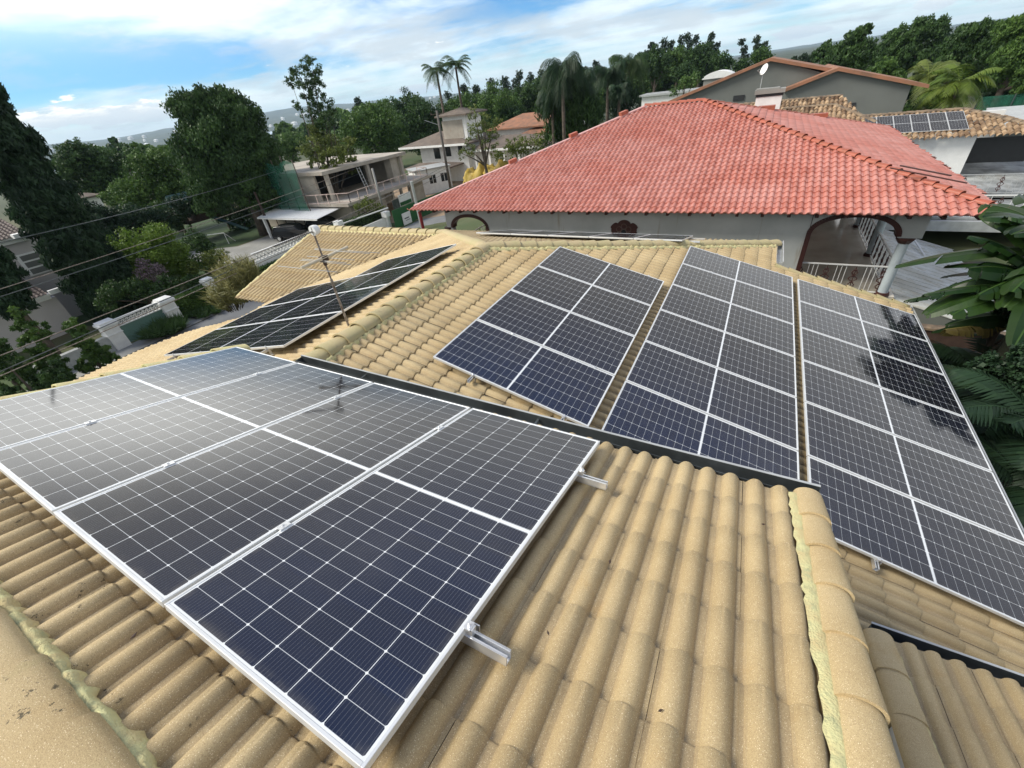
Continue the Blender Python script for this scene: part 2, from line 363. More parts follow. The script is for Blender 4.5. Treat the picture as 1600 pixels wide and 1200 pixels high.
# ------------------------------------------------------------------ solar panel material
def cell_material():
    m = bpy.data.materials.new('solar_cells'); m.use_nodes = True; nt = m.node_tree; X = NX(nt)
    b = nt.nodes['Principled BSDF']
    uv = X.n('ShaderNodeUVMap', uv_map='UVMap').outputs[0]
    s_ = X.n('ShaderNodeSeparateXYZ'); nt.links.new(uv, s_.inputs[0]); u, v = s_.outputs[0], s_.outputs[1]
    pu, pv = 0.0920, 0.1823
    uu = X.m('MINIMUM', u, X.m('SUBTRACT', 2.280, u))              # mirrored halves
    ku = X.m('DIVIDE', X.m('SUBTRACT', uu, 0.0215), pu); kv = X.m('DIVIDE', X.m('SUBTRACT', v, 0.0201), pv)
    du = X.m('MULTIPLY', X.m('ABSOLUTE', X.m('SUBTRACT', ku, X.m('ROUND', ku))), pu)
    dv = X.m('MULTIPLY', X.m('ABSOLUTE', X.m('SUBTRACT', kv, X.m('ROUND', kv))), pv)
    lu = X.m('LESS_THAN', du, 0.0011); lv = X.m('LESS_THAN', dv, 0.0014)
    dia = X.m('LESS_THAN', X.m('ADD', du, dv), 0.0075)
    mid = X.m('GREATER_THAN', uu, 1.1285)
    out = X.m('MAXIMUM', X.m('LESS_THAN', uu, 0.0215), X.m('MAXIMUM', X.m('LESS_THAN', v, 0.0201), X.m('GREATER_THAN', v, 1.1139)))
    strong = X.m('MAXIMUM', X.m('MAXIMUM', lv, dia), X.m('MAXIMUM', mid, out))
    kb = X.m('MULTIPLY', kv, 11.0)
    db = X.m('ABSOLUTE', X.m('SUBTRACT', X.m('FRACT', kb), 0.5))
    bus = X.m('MULTIPLY', X.m('LESS_THAN', db, 0.024), 0.26)
    obi = X.n('ShaderNodeObjectInfo').outputs['Random']
    pos = X.n('ShaderNodeNewGeometry').outputs['Position']
    lw = X.n('ShaderNodeLayerWeight'); lw.inputs[0].default_value = 0.5        # anti-reflective film: blue when seen square on
    fac = X.ramp(lw.outputs['Facing'], 0.30, 0.60)
    blue = X.mix(fac, X.mix(obi, (0.0045, 0.011, 0.036), (0.005, 0.016, 0.060)), X.mix(obi, (0.0065, 0.0060, 0.0075), (0.0065, 0.0075, 0.014)))
    cellv = X.n('ShaderNodeTexWhiteNoise'); cellv.noise_dimensions = '2D'
    cvx = X.n('ShaderNodeCombineXYZ'); nt.links.new(X.m('FLOOR', X.m('DIVIDE', u, pu)), cvx.inputs[0]); nt.links.new(X.m('FLOOR', kv), cvx.inputs[1])
    nt.links.new(cvx.outputs[0], cellv.inputs['Vector'])
    blue = X.mix(X.m('MULTIPLY', cellv.outputs[0], 0.35), blue, (0.010, 0.013, 0.024))
    c_ = X.mix(bus, blue, (0.50, 0.52, 0.56))
    c_ = X.mix(X.m('MULTIPLY', lu, 0.8), c_, (0.60, 0.63, 0.66))
    c_ = X.mix(strong, c_, (0.72, 0.75, 0.77))
    dust = X.ramp(X.noise(pos, 2.2, 6, 0.65), 0.45, 0.75, 0, 0.022)
    c_ = X.mix(dust, c_, (0.45, 0.42, 0.36))
    edge = X.m('MULTIPLY', X.ramp(X.m('MINIMUM', uu, X.m('MINIMUM', v, X.m('SUBTRACT', 1.134, v))), 0.06, 0.012), X.ramp(X.noise(pos, 9.0, 5, .7), .38, .66, 0, .12))
    c_ = X.mix(edge, c_, (0.42, 0.38, 0.30))
    vd = X.n('ShaderNodeTexVoronoi'); vd.inputs['Scale'].default_value = 2.3; nt.links.new(pos, vd.inputs['Vector'])
    vc = X.n('ShaderNodeSeparateXYZ'); nt.links.new(vd.outputs['Color'], vc.inputs[0])
    drop = X.m('MULTIPLY', X.m('LESS_THAN', X.m('ADD', vd.outputs['Distance'], X.m('MULTIPLY', X.noise(pos, 60, 3, .7), .03)), 0.032), X.m('GREATER_THAN', vc.outputs[1], .80))
    c_ = X.mix(X.m('MULTIPLY', drop, .5), c_, (0.62, 0.64, 0.60))
    nt.links.new(c_, b.inputs['Base Color'])
    b.inputs['Roughness'].default_value = 0.4; b.inputs['Specular IOR Level'].default_value = 0.0
    b.inputs['Coat Weight'].default_value = 1.0; b.inputs['Coat IOR'].default_value = 1.55
    cr = X.ramp(X.noise(pos, 1.3, 4, 0.6), 0.3, 0.75, 0.05, 0.11)
    nt.links.new(cr, b.inputs['Coat Roughness'])
    return m
MT_CELL = cell_material()
MT_BACK = M('panel_back', (0.45, 0.45, 0.45), 0.7)
PL, PW, PT = 2.280, 1.134, 0.035

def make_panel_meshes():
    fr = MB(); w = 0.013
    for a, b_ in (((0, 0, -PT), (PL, w, 0)), ((0, PW - w, -PT), (PL, PW, 0)), ((0, w, -PT), (w, PW - w, 0)), ((PL - w, w, -PT), (PL, PW - w, 0))):
        fr.box(a, b_)
    # side grooves (thin shadow line along each outer side)
    f = fr.build('frame', [MT_FRAME]); bev = f.modifiers.new('b', 'BEVEL'); bev.width = 0.0015; bev.segments = 1
    me = bpy.data.meshes.new('cell_sheet')
    z = -0.0022
    vs = [(w, w, z), (PL - w, w, z), (PL - w, PW - w, z), (w, PW - w, z), (w, w, z - .005), (PL - w, w, z - .005), (PL - w, PW - w, z - .005), (w, PW - w, z - .005)]
    me.from_pydata(vs, [], [(0, 1, 2, 3), (7, 6, 5, 4)])
    me.materials.append(MT_CELL); me.materials.append(MT_BACK); me.polygons[1].material_index = 1
    ul = me.uv_layers.new(name='UVMap')
    for li, l in enumerate(me.loops):
        p = vs[l.vertex_index]; ul.data[li].uv = (p[0], p[1])
    g = bpy.data.objects.new('cell_sheet', me); S.collection.objects.link(g)
    return f, g
PF, PG = make_panel_meshes()
_first = [True]
def panel(o, eu, ev, label, group):
    o = V(o); eu = V(eu).normalized(); n = eu.cross(V(ev)).normalized(); ev = n.cross(eu)
    t = T('solar_panel', label, 'solar panel', (0, 0, 0), group)
    t.matrix_world = Matrix(((eu.x, ev.x, n.x, o.x), (eu.y, ev.y, n.y, o.y), (eu.z, ev.z, n.z, o.z), (0, 0, 0, 1)))
    f, g = (PF, PG) if _first[0] else (PF.copy(), PG.copy())
    if not _first[0]: S.collection.objects.link(f); S.collection.objects.link(g)
    _first[0] = False
    f.parent = t; g.parent = t
    return t
def rail(a, b_, label, group, clamps=(), up=(0, 0, 1), w=0.04, h=0.045):
    """aluminium channel rail with clamps; clamps = points along it"""
    a = V(a); b_ = V(b_); t = T('mounting_rail', label, 'mounting rail', a, group)
    d = (b_ - a).normalized(); u = V(up); s_ = d.cross(u).normalized(); u = s_.cross(d)
    m = MB()
    m.bar(a - u * (h / 2 - .003), b_ - u * (h / 2 - .003), w, .006, 0, u)
    m.bar(a + s_ * (w / 2 - .003), b_ + s_ * (w / 2 - .003), .006, h, 0, u)
    m.bar(a - s_ * (w / 2 - .003), b_ - s_ * (w / 2 - .003), .006, h, 0, u)
    m.bar(a + s_ * (w / 2 - .007) + u * (h / 2 - .002), b_ + s_ * (w / 2 - .007) + u * (h / 2 - .002), .010, .004, 0, u)
    m.bar(a - s_ * (w / 2 - .007) + u * (h / 2 - .002), b_ - s_ * (w / 2 - .007) + u * (h / 2 - .002), .010, .004, 0, u)
    m.build('channel', [MT_ALU], t)
    for p, end in clamps:
        c_ = MB(); p = V(p) + u * (h / 2); k = 0.045
        if end:    # Z clamp at an end: block with a lip over the frame, bolt and an L foot beside the rail
            c_.bar(p - u * .002, p + u * .036, .03, .04, 0, d); c_.bar(p + u * .037 - d * end * .016, p + u * .037 + d * end * .012, .04, .005, 0, u)
            c_.tube([p + u * .03, p + u * .055], .007, 6)
            q = p + s_ * .045
            c_.bar(q - u * .10, q - u * .0, .035, .006, 0, s_); c_.bar(q - u * .10 - s_ * .01, q - u * .10 + s_ * .05, .035, .006, 0, u)
            c_.build('end_clamp', [MT_ALU], t)
        else:
            c_.bar(p - d * .0 + u * .039 - s_ * .03, p + u * .039 + s_ * .03, .042, .006, 0, u); c_.tube([p + u * .03, p + u * .052], .007, 6)
            c_.build('mid_clamp', [MT_ALU], t)
    return t

# ------------------------------------------------------------------ tiled roofs
def inpoly(px, py, poly):
    r = np.zeros(px.shape, bool); n = len(poly)
    for i in range(n):
        x0, y0 = poly[i]; x1, y1 = poly[(i + 1) % n]
        c_ = ((y0 > py) != (y1 > py)) & (px < (x1 - x0) * (py - y0) / (y1 - y0 + 1e-12) + x0)
        r ^= c_
    return r
def prof_sand(t):      # t in 0..1 over one barrel pitch: round crown and a flat pan
    s_ = np.minimum(np.abs(t - 0.5) / 0.375, 1.0); q_ = np.minimum(s_ / .90, 1.0)
    h = .68 * np.sqrt(np.maximum(0, 1 - q_ ** 2.3)) + .32 * (.5 + .5 * np.cos(np.pi * s_ ** 1.3))
    return h * 0.043
def prof_D(t): return prof_sand(t) * 1.35
def prof_red(t):
    s_ = np.abs(t - 0.5) / 0.30
    return np.where(s_ < 1, np.sqrt(np.maximum(0, 1 - s_ ** 2)), 0) * 0.060
def prof_old(t):
    s_ = np.abs(t - 0.5) / 0.36
    return np.where(s_ < 1, np.sqrt(np.maximum(0, 1 - s_ ** 2)), 0) * 0.085 - 0.03 * (s_ >= 1)
def tiled(name, o, a, d, wid, lng, poly, mat, parent, pitch, course, prof, seg=8, per=2, step=0.016, jit=0.002, tj=0.006):
    """real tiles: o = top corner of the slope, a = across, d = down the slope (unit vectors)"""
    o = np.array(o, float); a = np.array(a, float); a /= np.linalg.norm(a); d = np.array(d, float); d /= np.linalg.norm(d)
    n = np.cross(a, d); n *= np.sign(n[2])
    tw = pitch * per; nc = int(math.ceil(wid / tw)); nr = int(math.ceil(lng / course))
    k = seg * per + 1
    tt = np.linspace(0, per, k); hh = prof(np.where(tt == per, 1.0, tt % 1.0))
    hh = hh.copy(); hh[-1] = 0.0; hh[0] = 0.004 if per > 1 else hh[0]
    uu = tt * pitch
    vv = np.array([-0.012, course * .45, course - 0.008, course, course - 0.002])
    hz = np.array([-.002, step * .5, step, step - 0.005, -0.004])
    lipk = np.array([1, 1, 1, .96, .80])
    ci, ri = np.meshgrid(np.arange(nc), np.arange(nr), indexing='ij'); ci = ci.ravel(); ri = ri.ravel(); N = len(ci)
    j = RNG.normal(0, jit, (N, 3)); rot = RNG.normal(0, jit * 1.2, N)
    U = ci[:, None, None] * tw + uu[None, None, :] + j[:, 0, None, None] + 0 * vv[None, :, None]
    Vv = ri[:, None, None] * course + vv[None, :, None] + j[:, 1, None, None] * 2 + rot[:, None, None] * (uu[None, None, :] / tw - .5) * 2 + 0 * uu[None, None, :]
    H = hh[None, None, :] * lipk[None, :, None] + hz[None, :, None] + j[:, 2, None, None] * .6 + 0 * U
    pts = o + U[..., None] * a + Vv[..., None] * d + H[..., None] * n
    R = len(vv)
    idx = (np.arange(N) * R * k)[:, None, None] + (np.arange(R - 1) * k)[None, :, None] + np.arange(k - 1)[None, None, :]
    q = np.stack([idx, idx + 1, idx + k + 1, idx + k], -1).reshape(-1, 4)
    pts = pts.reshape(-1, 3)
    if np.dot(np.cross(a, d), n) < 0: q = q[:, ::-1]
    cen = pts[q].mean(1); keep = inpoly(cen[:, 0], cen[:, 1], poly)
    tv = np.clip(np.repeat(RNG.random(N) ** 1.5, (R - 1) * (k - 1)), 0, 1)
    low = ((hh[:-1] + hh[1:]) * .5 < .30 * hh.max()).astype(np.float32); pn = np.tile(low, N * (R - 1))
    q = q[keep]; tv = tv[keep]; pn = pn[keep]
    used = np.unique(q); mp = np.zeros(len(pts), np.int64); mp[used] = np.arange(len(used)); q = mp[q]; pts = pts[used]
    ob = mesh_obj(name, pts, q, [mat], parent, True, True, fattr=tv, fattr2=pn, auto=42)
    return ob
def caps(name, p0, p1, parent, w=0.17, h=0.11, L=0.34, mat=None, flip=False, over=0.012, seg=10, taper=0.86, mb=None, drop=0.0, gap_m=None):
    """row of overlapping arched ridge tiles from p0 to p1 (the wide end of each lies over the next)"""
    p0 = V(p0); p1 = V(p1); D = p1 - p0; n = max(1, round(D.length / L)); dirv = D.normalized()
    side = dirv.cross(V((0, 0, 1))).normalized(); up = side.cross(dirv)
    m = MB() if mb is None else mb
    for i in range(n):
        a = p0 + D * (i / n); b_ = p0 + D * ((i + 1.06) / n)
        wa, wb = (1.0, taper) if not flip else (taper, 1.0)
        ja = random.uniform(-.004, .004); jb = random.uniform(-.006, .006)
        rings = []
        st = [(0, wa, 1.0), (.03, wa, 1.0), (.97, wb, 1.0), (1.0, wb, 1.0)]
        b0 = len(m.v)
        for (t, ww, _) in st:
            c_ = a.lerp(b_, t) + up * (ja + over * (1 if (ww > taper + .001) else 0)) + side * jb
            for q in range(seg + 1):
                th = math.pi * q / seg
                m.v.append(tuple(c_ + side * (math.cos(th) * w * ww) + up * (math.sin(th) ** .8 * h * ww - drop * 0)))
        for r_ in range(len(st) - 1):
            for q in range(seg):
                i0 = b0 + r_ * (seg + 1) + q
                m.f.append((i0, i0 + 1, i0 + seg + 2, i0 + seg + 1)); m.m.append(0)
        # thickness at both ends
        for r_, sg in ((0, 1), (len(st) - 1, -1)):
            b1 = len(m.v)
            for q in range(seg + 1):
                th = math.pi * q / seg; ww = st[r_][1] - .13
                c_ = (a if r_ == 0 else b_) + up * (ja + over * (1 if st[r_][1] > taper + .001 else 0) - .004) + side * jb
                m.v.append(tuple(c_ + side * (math.cos(th) * w * ww) + up * (math.sin(th) ** .8 * h * ww)))
            for q in range(seg):
                i0 = b0 + r_ * (seg + 1) + q; i1 = b1 + q
                m.f.append((i0, i1, i1 + 1, i0 + 1) if sg > 0 else (i0, i0 + 1, i1 + 1, i1)); m.m.append(0)
    if mb is not None: return m
    return m.build(name, [mat or MT_CAP], parent, True, auto=50)
def mortar(name, pts, parent, w=0.05, h=0.02, mat=None, amp=0.35, step=0.04, nrm=(0, 0, 1)):
    """irregular bead of mortar along a path"""
    pts = [V(p) for p in pts]; out = []
    for a, b_ in zip(pts[:-1], pts[1:]):
        n = max(1, int((b_ - a).length / step))
        for i in range(n): out.append(a.lerp(b_, i / n))
    out.append(pts[-1]); v = []; f = []; K = 7
    up = V(nrm)
    for i, p in enumerate(out):
        d = (out[min(i + 1, len(out) - 1)] - out[max(i - 1, 0)]).normalized(); s_ = d.cross(up).normalized()
        w1 = w * (1 + amp * RNG.normal() * .6); w2 = w * (1 + amp * RNG.normal() * .6); hh = h * (1 + amp * .7 * RNG.normal())
        for q in range(K):
            t = q / (K - 1); x_ = (t * 2 - 1)
            v.append(tuple(p + s_ * (x_ * (w1 if x_ < 0 else w2)) + up * (hh * (1 - x_ * x_) + RNG.normal() * h * .05 - h * .5)))
    for i in range(len(out) - 1):
        for q in range(K - 1):
            a = i * K + q; f.append((a, a + K, a + K + 1, a + 1))
    return mesh_obj(name, v, np.array(f), [mat or MT_MORTAR], parent, True)

# ================================================================== OUR HOUSE
GZ = -7.7
SA, SB_, SC, SD_ = 0.29246, 0.27029, 0.25, 0.27
zA = lambda y: -1.718 - SA * y
zB = lambda x: -3.951 - SB_ * x
zC = lambda x: -2.66 + SC * (x + 4.75)
zD = lambda y: -3.73 - SD_ * (11.43 - y)
zF = lambda y: -2.65 - SD_ * (y - 7.35)
H = T('tiled_house', 'sand coloured concrete tiled house roof in the foreground that carries the solar arrays', 'house', (-3, 5, GZ))
def dvec(s, ax):   # down slope unit vector, s = slope, ax = horizontal direction
    v = V((ax[0], ax[1], -s)); return tuple(v.normalized())
cr = 0.30 * math.hypot(1, SA)
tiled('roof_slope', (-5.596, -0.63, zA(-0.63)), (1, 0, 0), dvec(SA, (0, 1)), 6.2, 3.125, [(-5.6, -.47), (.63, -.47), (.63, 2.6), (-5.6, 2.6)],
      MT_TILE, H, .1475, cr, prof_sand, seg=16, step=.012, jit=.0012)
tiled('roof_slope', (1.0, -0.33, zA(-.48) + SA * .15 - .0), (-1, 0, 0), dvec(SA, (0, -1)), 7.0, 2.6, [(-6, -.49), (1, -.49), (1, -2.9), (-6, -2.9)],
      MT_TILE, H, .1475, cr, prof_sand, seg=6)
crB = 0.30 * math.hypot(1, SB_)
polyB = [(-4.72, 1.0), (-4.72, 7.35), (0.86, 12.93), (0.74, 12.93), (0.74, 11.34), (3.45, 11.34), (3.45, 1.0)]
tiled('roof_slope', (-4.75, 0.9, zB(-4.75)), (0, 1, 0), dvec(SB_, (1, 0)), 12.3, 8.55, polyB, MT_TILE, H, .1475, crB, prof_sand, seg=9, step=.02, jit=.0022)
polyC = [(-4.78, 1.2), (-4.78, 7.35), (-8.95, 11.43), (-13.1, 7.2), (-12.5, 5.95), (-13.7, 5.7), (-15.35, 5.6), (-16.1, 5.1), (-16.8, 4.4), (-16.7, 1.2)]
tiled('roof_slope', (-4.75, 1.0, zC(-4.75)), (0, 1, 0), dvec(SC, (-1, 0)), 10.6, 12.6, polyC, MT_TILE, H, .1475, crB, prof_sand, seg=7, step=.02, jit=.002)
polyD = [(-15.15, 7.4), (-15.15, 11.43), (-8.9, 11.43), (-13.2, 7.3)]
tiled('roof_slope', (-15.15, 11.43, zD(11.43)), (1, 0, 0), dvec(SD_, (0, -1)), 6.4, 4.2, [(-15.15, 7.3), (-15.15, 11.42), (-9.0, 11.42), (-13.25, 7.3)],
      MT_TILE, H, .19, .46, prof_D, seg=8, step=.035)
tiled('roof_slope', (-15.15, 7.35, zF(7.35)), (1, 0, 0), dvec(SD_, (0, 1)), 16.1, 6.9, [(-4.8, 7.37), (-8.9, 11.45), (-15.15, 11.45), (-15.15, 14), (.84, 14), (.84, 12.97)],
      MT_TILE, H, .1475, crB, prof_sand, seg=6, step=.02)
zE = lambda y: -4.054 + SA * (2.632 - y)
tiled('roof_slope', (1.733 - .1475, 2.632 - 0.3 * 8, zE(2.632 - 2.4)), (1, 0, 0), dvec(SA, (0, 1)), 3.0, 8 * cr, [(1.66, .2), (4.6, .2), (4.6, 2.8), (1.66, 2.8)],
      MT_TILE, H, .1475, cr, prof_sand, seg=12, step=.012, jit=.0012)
# decks that close each slope underneath
m = MB()
def deck(poly, zf, t=.10, lift=-.03): m.slab([(x, y, zf(x, y) + lift) for x, y in poly], t)
deck([(-5.58, -.48), (.74, -.48), (.74, 2.33), (-5.58, 2.33)], lambda x, y: zA(y))
deck([(-5.58, -2.8), (.74, -2.8), (.74, -.482), (-5.58, -.482)], lambda x, y: zA(-.48) + SA * (y + .48))
deck([(-4.75, 1.2), (3.40, 1.2), (3.40, 11.30), (.72, 11.32), (.72, 12.8), (-4.75, 7.35)], lambda x, y: zB(x))
deck([(-16.6, 1.2), (-4.752, 1.2), (-4.752, 7.35), (-8.95, 11.43), (-13.1, 7.2), (-12.6, 5.9), (-16.0, 5.1), (-16.6, 4.2)], lambda x, y: zC(x))
deck([(-15.1, 7.42), (-13.1, 7.42), (-8.9, 11.42), (-15.1, 11.42)], lambda x, y: zD(y))
deck([(-4.8, 7.4), (.74, 12.95), (.74, 13.9), (-15.1, 13.9), (-15.1, 11.45), (-8.9, 11.45)], lambda x, y: zF(y))
deck([(1.68, .2), (4.6, .2), (4.6, 2.56), (1.68, 2.56)], lambda x, y: zE(y))
m.build('roof_deck', [MT_WOOD], H)
# walls
m = MB()
m.box((-5.3, -2.6, GZ), (.50, -.1, zA(-.1) - .4)); m.box((-5.3, -.1, GZ), (.50, 2.0, zA(2.0) - .2))
m.box((-4.9, 2.0, GZ), (-4.5, 10, -4.0))
m.box((2.95, 1.4, GZ), (3.1, 10.8, zB(3.1) - .16)); m.box((0.2, 10.8, GZ), (3.1, 10.95, zB(3.1) - .16))
m.box((0.05, 10.8, GZ), (.2, 13.4, zB(.3) - .5)); m.box((-14.6, 13.4, GZ), (.05, 13.55, zF(13.5) - .2))
m.box((-14.75, 7.9, GZ), (-14.6, 13.5, zD(7.9) - .2)); m.box((-14.6, 7.9, GZ), (-12.4, 8.05, zD(7.9) - .2))
m.box((-16.1, 1.6, GZ - 3), (-15.9, 5.0, zC(-16.1) - .16)); m.box((-15.9, 4.9, GZ - 3), (-12.5, 5.0, zC(-16.1) - .2))
m.build('wall', [MT_WALL], H)
m = MB(); m.box((1.72, .3, GZ), (4.2, 2.1, zE(2.1) - .25)); m.build('wall', [MT_WHITE], H)
m = MB(); m.box((.52, .4, -5.6), (1.7, .55, -4.6)); m.build('white_ledge', [MT_WHITE], H)
# ridge caps
zr = zA(-.48)
c0 = caps('ridge_capping', (-5.9, -.48, zr + .01), (.95, -.48, zr + .01), H, w=.195, h=.088, L=.42, seg=14, over=.011, taper=.94, mat=MT_TILE)
mortar('ridge_mortar', [(-5.6, -.292, zA(-.292) + .048), (.62, -.292, zA(-.292) + .048)], H, w=.044, h=.045, amp=.28, step=.030, nrm=(0, .4, 1))
for i in range(42):   # mortar plugs between barrels along the ridge
    pass
caps('verge_capping', (.690, -.45, zA(-.45) + .0), (.690, 2.37, zA(2.37) - .0), H, w=.088, h=.074, L=.305, seg=14, over=.010, taper=.93, mat=MT_TILE)
mortar('verge_mortar', [(.598, -.3, zA(-.3) + .046), (.598, 2.34, zA(2.34) + .046)], H, w=.034, h=.007, amp=.20)
m = MB(); m.slab([(.768, -.48, zA(-.48) + .03), (.768, 2.38, zA(2.38) + .03), (.752, 2.38, zA(2.38) + .03), (.752, -.48, zA(-.48) + .03)], .16); m.build('verge_side', [MT_CAP], H)
caps('verge_capping', (-5.50, -.3, zA(-.3) + .03), (-5.50, 2.42, zA(2.42) + .03), H, w=.12, h=.085, L=.36, seg=10, mat=MT_MORTAR, over=.015)
a_ = math.hypot(1, 1)
caps('ridge_capping', (-4.75, 2.62, -2.655), (-4.75, 7.35, -2.655), H, w=.17, h=.115, L=.34, over=.02, taper=.84)
for s_, zf in ((1, zB), (-1, zC)):
    mortar('ridge_mortar', [(-4.75 + s_ * .165, 2.6, zf(-4.75 + s_ * .165) + .045), (-4.75 + s_ * .165, 7.3, zf(-4.75 + s_ * .165) + .045)], H, w=.045, h=.05, nrm=(s_ * .3, 0, 1))
caps('hip_capping', (-4.78, 7.38, -2.655), (.76, 12.92, zB(.74) + .0), H, w=.16, h=.115, L=.36, over=.02, taper=.84, flip=True)
caps('hip_capping', (-4.75, 7.35, -2.66), (-8.86, 11.43, -3.72), H, w=.15, h=.11, L=.36, over=.02, taper=.84, flip=True)
caps('ridge_capping', (-8.80, 11.43, -3.72), (-15.2, 11.43, -3.72), H, w=.16, h=.12, L=.4, over=.02, taper=.88)
mortar('hip_mortar', [(-4.62, 7.30, zB(-4.62) + .05), (.74, 12.66, zB(.74) + .05)], H, w=.05, h=.05)
mortar('ridge_mortar', [(-9.0, 11.26, zD(11.26) + .05), (-15.15, 11.26, zD(11.26) + .05)], H, w=.05, h=.05)
pts = [(x, y - .12, zC(x) - .07) for x, y in ((-12.0, 6.2), (-12.5, 5.98), (-13.7, 5.72), (-15.35, 5.6), (-16.1, 5.1), (-16.75, 4.5), (-16.6, 3.9), (-16.5, 3.3), (-16.6, 2.8), (-16.6, 1.3))]
mortar('mortar_kerb', pts, H, w=.19, h=.14, mat=MT_CAP, amp=.22, step=.09)
caps('verge_capping', (-15.12, 11.4, zD(11.4)), (-15.12, 7.35, zD(7.35)), H, w=.10, h=.07, L=.36, mat=MT_MORTAR)
caps('verge_capping', (.74, 11.30, zB(.74) + .0), (3.44, 11.30, zB(3.44)), H, w=.075, h=.062, L=.312, over=.022, taper=.82)
caps('verge_capping', (1.655, .2, zE(.2) + .01), (1.60, 2.60, zE(2.6) + .01), H, w=.105, h=.085, L=.36, seg=12, over=.008, taper=.95, mat=MT_TILE)
mortar('verge_mortar', [(1.735, .2, zE(.2) + .045), (1.69, 2.45, zE(2.45) + .045)], H, w=.022, h=.025, amp=.3)
def gutter(a, b_, side, w=.12, h=.11, mat=MT_STEEL, name='gutter', par=None):
    """U channel from a to b; a,b on the inner top edge; side = horizontal unit vector to the outer edge"""
    a = V(a); b_ = V(b_); s_ = V((side[0], side[1], 0)); up = V((0, 0, 1)); m = MB(); t = .004
    m.bar(a - up * h / 2, b_ - up * h / 2, t, h, 0); m.bar(a + s_ * w - up * h / 2 + up * .01, b_ + s_ * w - up * h / 2 + up * .01, t, h + .02, 0)
    m.bar(a + s_ * w / 2 - up * h, b_ + s_ * w / 2 - up * h, w, t, 0)
    m.bar(a + s_ * (w + .008) + up * .018, b_ + s_ * (w + .008) + up * .018, .018, .010, 1)
    d = (b_ - a); e = d.normalized()
    for p in (a, b_): m.bar(p + s_ * 0 - up * h / 2, p + s_ * w - up * h / 2, t, h, 0)
    n = int(d.length / .9)
    for i in range(1, n, 2): m.bar(a + d * (i / n) - up * .02, a + d * (i / n) + s_ * w - up * .02, .02, .004, 0)
    return m.build(name, [mat, MT_GUTW], par if par is not None else H)
gutter((-4.42, 2.395, -2.335), (.76, 2.395, -2.405), (0, 1), w=.085)
gutter((1.58, 2.63, -4.07), (4.6, 2.63, -4.09), (0, 1), w=.10)
gutter((3.452, 1.2, -4.92), (3.452, 11.52, -4.92), (1, 0), mat=MT_GUTW, w=.10)
gutter((.78, 11.46, -4.10), (.78, 13.05, -4.10), (1, 0), mat=MT_GUTW, w=.13, h=.14)
gutter((-15.1, 14.0, zF(14) - .02), (.74, 14.0, zF(14) - .04), (0, 1), w=.1)

for k, (x_, y_) in enumerate(((-.05, 1.72), (.22, .98), (-.30, 1.20), (.41, 1.9), (.05, .62), (-.42, .70), (-1.9, -.10), (-2.3, -.05), (.30, .35))):
    z_ = zA(y_) + .045; a = random.uniform(0, 3); m = MB(); d = V((math.cos(a), math.sin(a), -.1)) * random.uniform(.008, .016); e = V((-d.y, d.x, .004)) * .4
    p = V((x_, y_, z_)); m.slab([p - d, p - e, p + d + V((0, 0, .004)), p + e], .002)
    o = m.build('dead_leaf', [MT_WOOD]); tag(o, 'tiny curled dead leaf lying on the near sand coloured tiles', 'leaf', 'dead leaves on the near tiles')
# ------------------------------------------------------------------ solar arrays
pd = lambda v, dl, n: tuple(V(v) + V(dl) * n)
eA = V((0.01072306, 0.9597359, -0.28069917)); fA = V((-0.99994193, 0.01059399, -0.00197721)); oA = V((-0.6912, .0167, -1.5581))
namesA = ['solar panel nearest the viewer, its corner touching the bottom edge of the photo',
          'second solar panel from the open tiles on the near roof, beside the nearest one',
          'third solar panel from the open tiles on the near roof, reflecting pale sky',
          'farthest left solar panel of the near roof lying beside its mortared verge']
for i in range(4): panel(oA + fA * (i * 1.154), eA, fA, namesA[i], 'solar panels on the near roof slope')
nA = eA.cross(fA)
for k, (u, lab) in enumerate(((.535, 'nearer aluminium rail under the near array, sticking out over the open tiles'), (1.83, 'farther aluminium rail under the near array, its short end near the valley gutter'))):
    base = oA + eA * u - nA * (.035 + .0225)
    a = base - fA * .19; b_ = base + fA * (4.62)
    cl = [(base - fA * .012, -1)] + [(base + fA * (1.154 * j - .010), 0) for j in (1, 2, 3)]
    rail(a, b_, lab, 'mounting rails on the near roof slope', cl, nA)
eB = V((0.96535953, 0, -0.2609207)).normalized(); fB = V((0, 1, 0)); oB = V((-3.4527, 3.648, -2.8531)); nB = eB.cross(fB)
rowname = ['nearest', 'second', 'third', 'fourth', 'fifth', 'farthest']
blk = [(0, 0, 4, 'left block of four panels by the ridge'), (2.434, -.0065, 6, 'middle block of the main slope'), (4.822, -.0138, 6, 'right block along the outer eave')]
for off, oq, nr, bn in blk:
    for r_ in range(nr):
        rn = rowname[r_] if (nr == 6 or r_ < 3) else 'farthest'
        panel(oB + eB * off + fB * (r_ * 1.154 + oq), eB, fB, '%s solar panel of the %s' % (rn, bn), 'solar panels on the main roof slope')
    for q, qn in ((.63, 'upper'), (1.955, 'lower')):
        base = oB + eB * (off + q) + fB * oq - nB * (.035 + .0225); Lr = nr * 1.154 - .02
        cl = [(base + fB * .0, -1), (base + fB * Lr, 1)] + [(base + fB * (1.154 * j - .010), 0) for j in range(1, nr)]
        rail(base - fB * .10, base + fB * (Lr + .12), '%s aluminium rail under the %s' % (qn, bn), 'mounting rails on the main roof slope', cl, nB)
aC = math.radians(12.6); eC = V((-math.cos(aC), 0, -math.sin(aC))); fC = V((0, -1, 0)); nC = eC.cross(fC)
oC = V((-5.66, 3.0, -2.685))
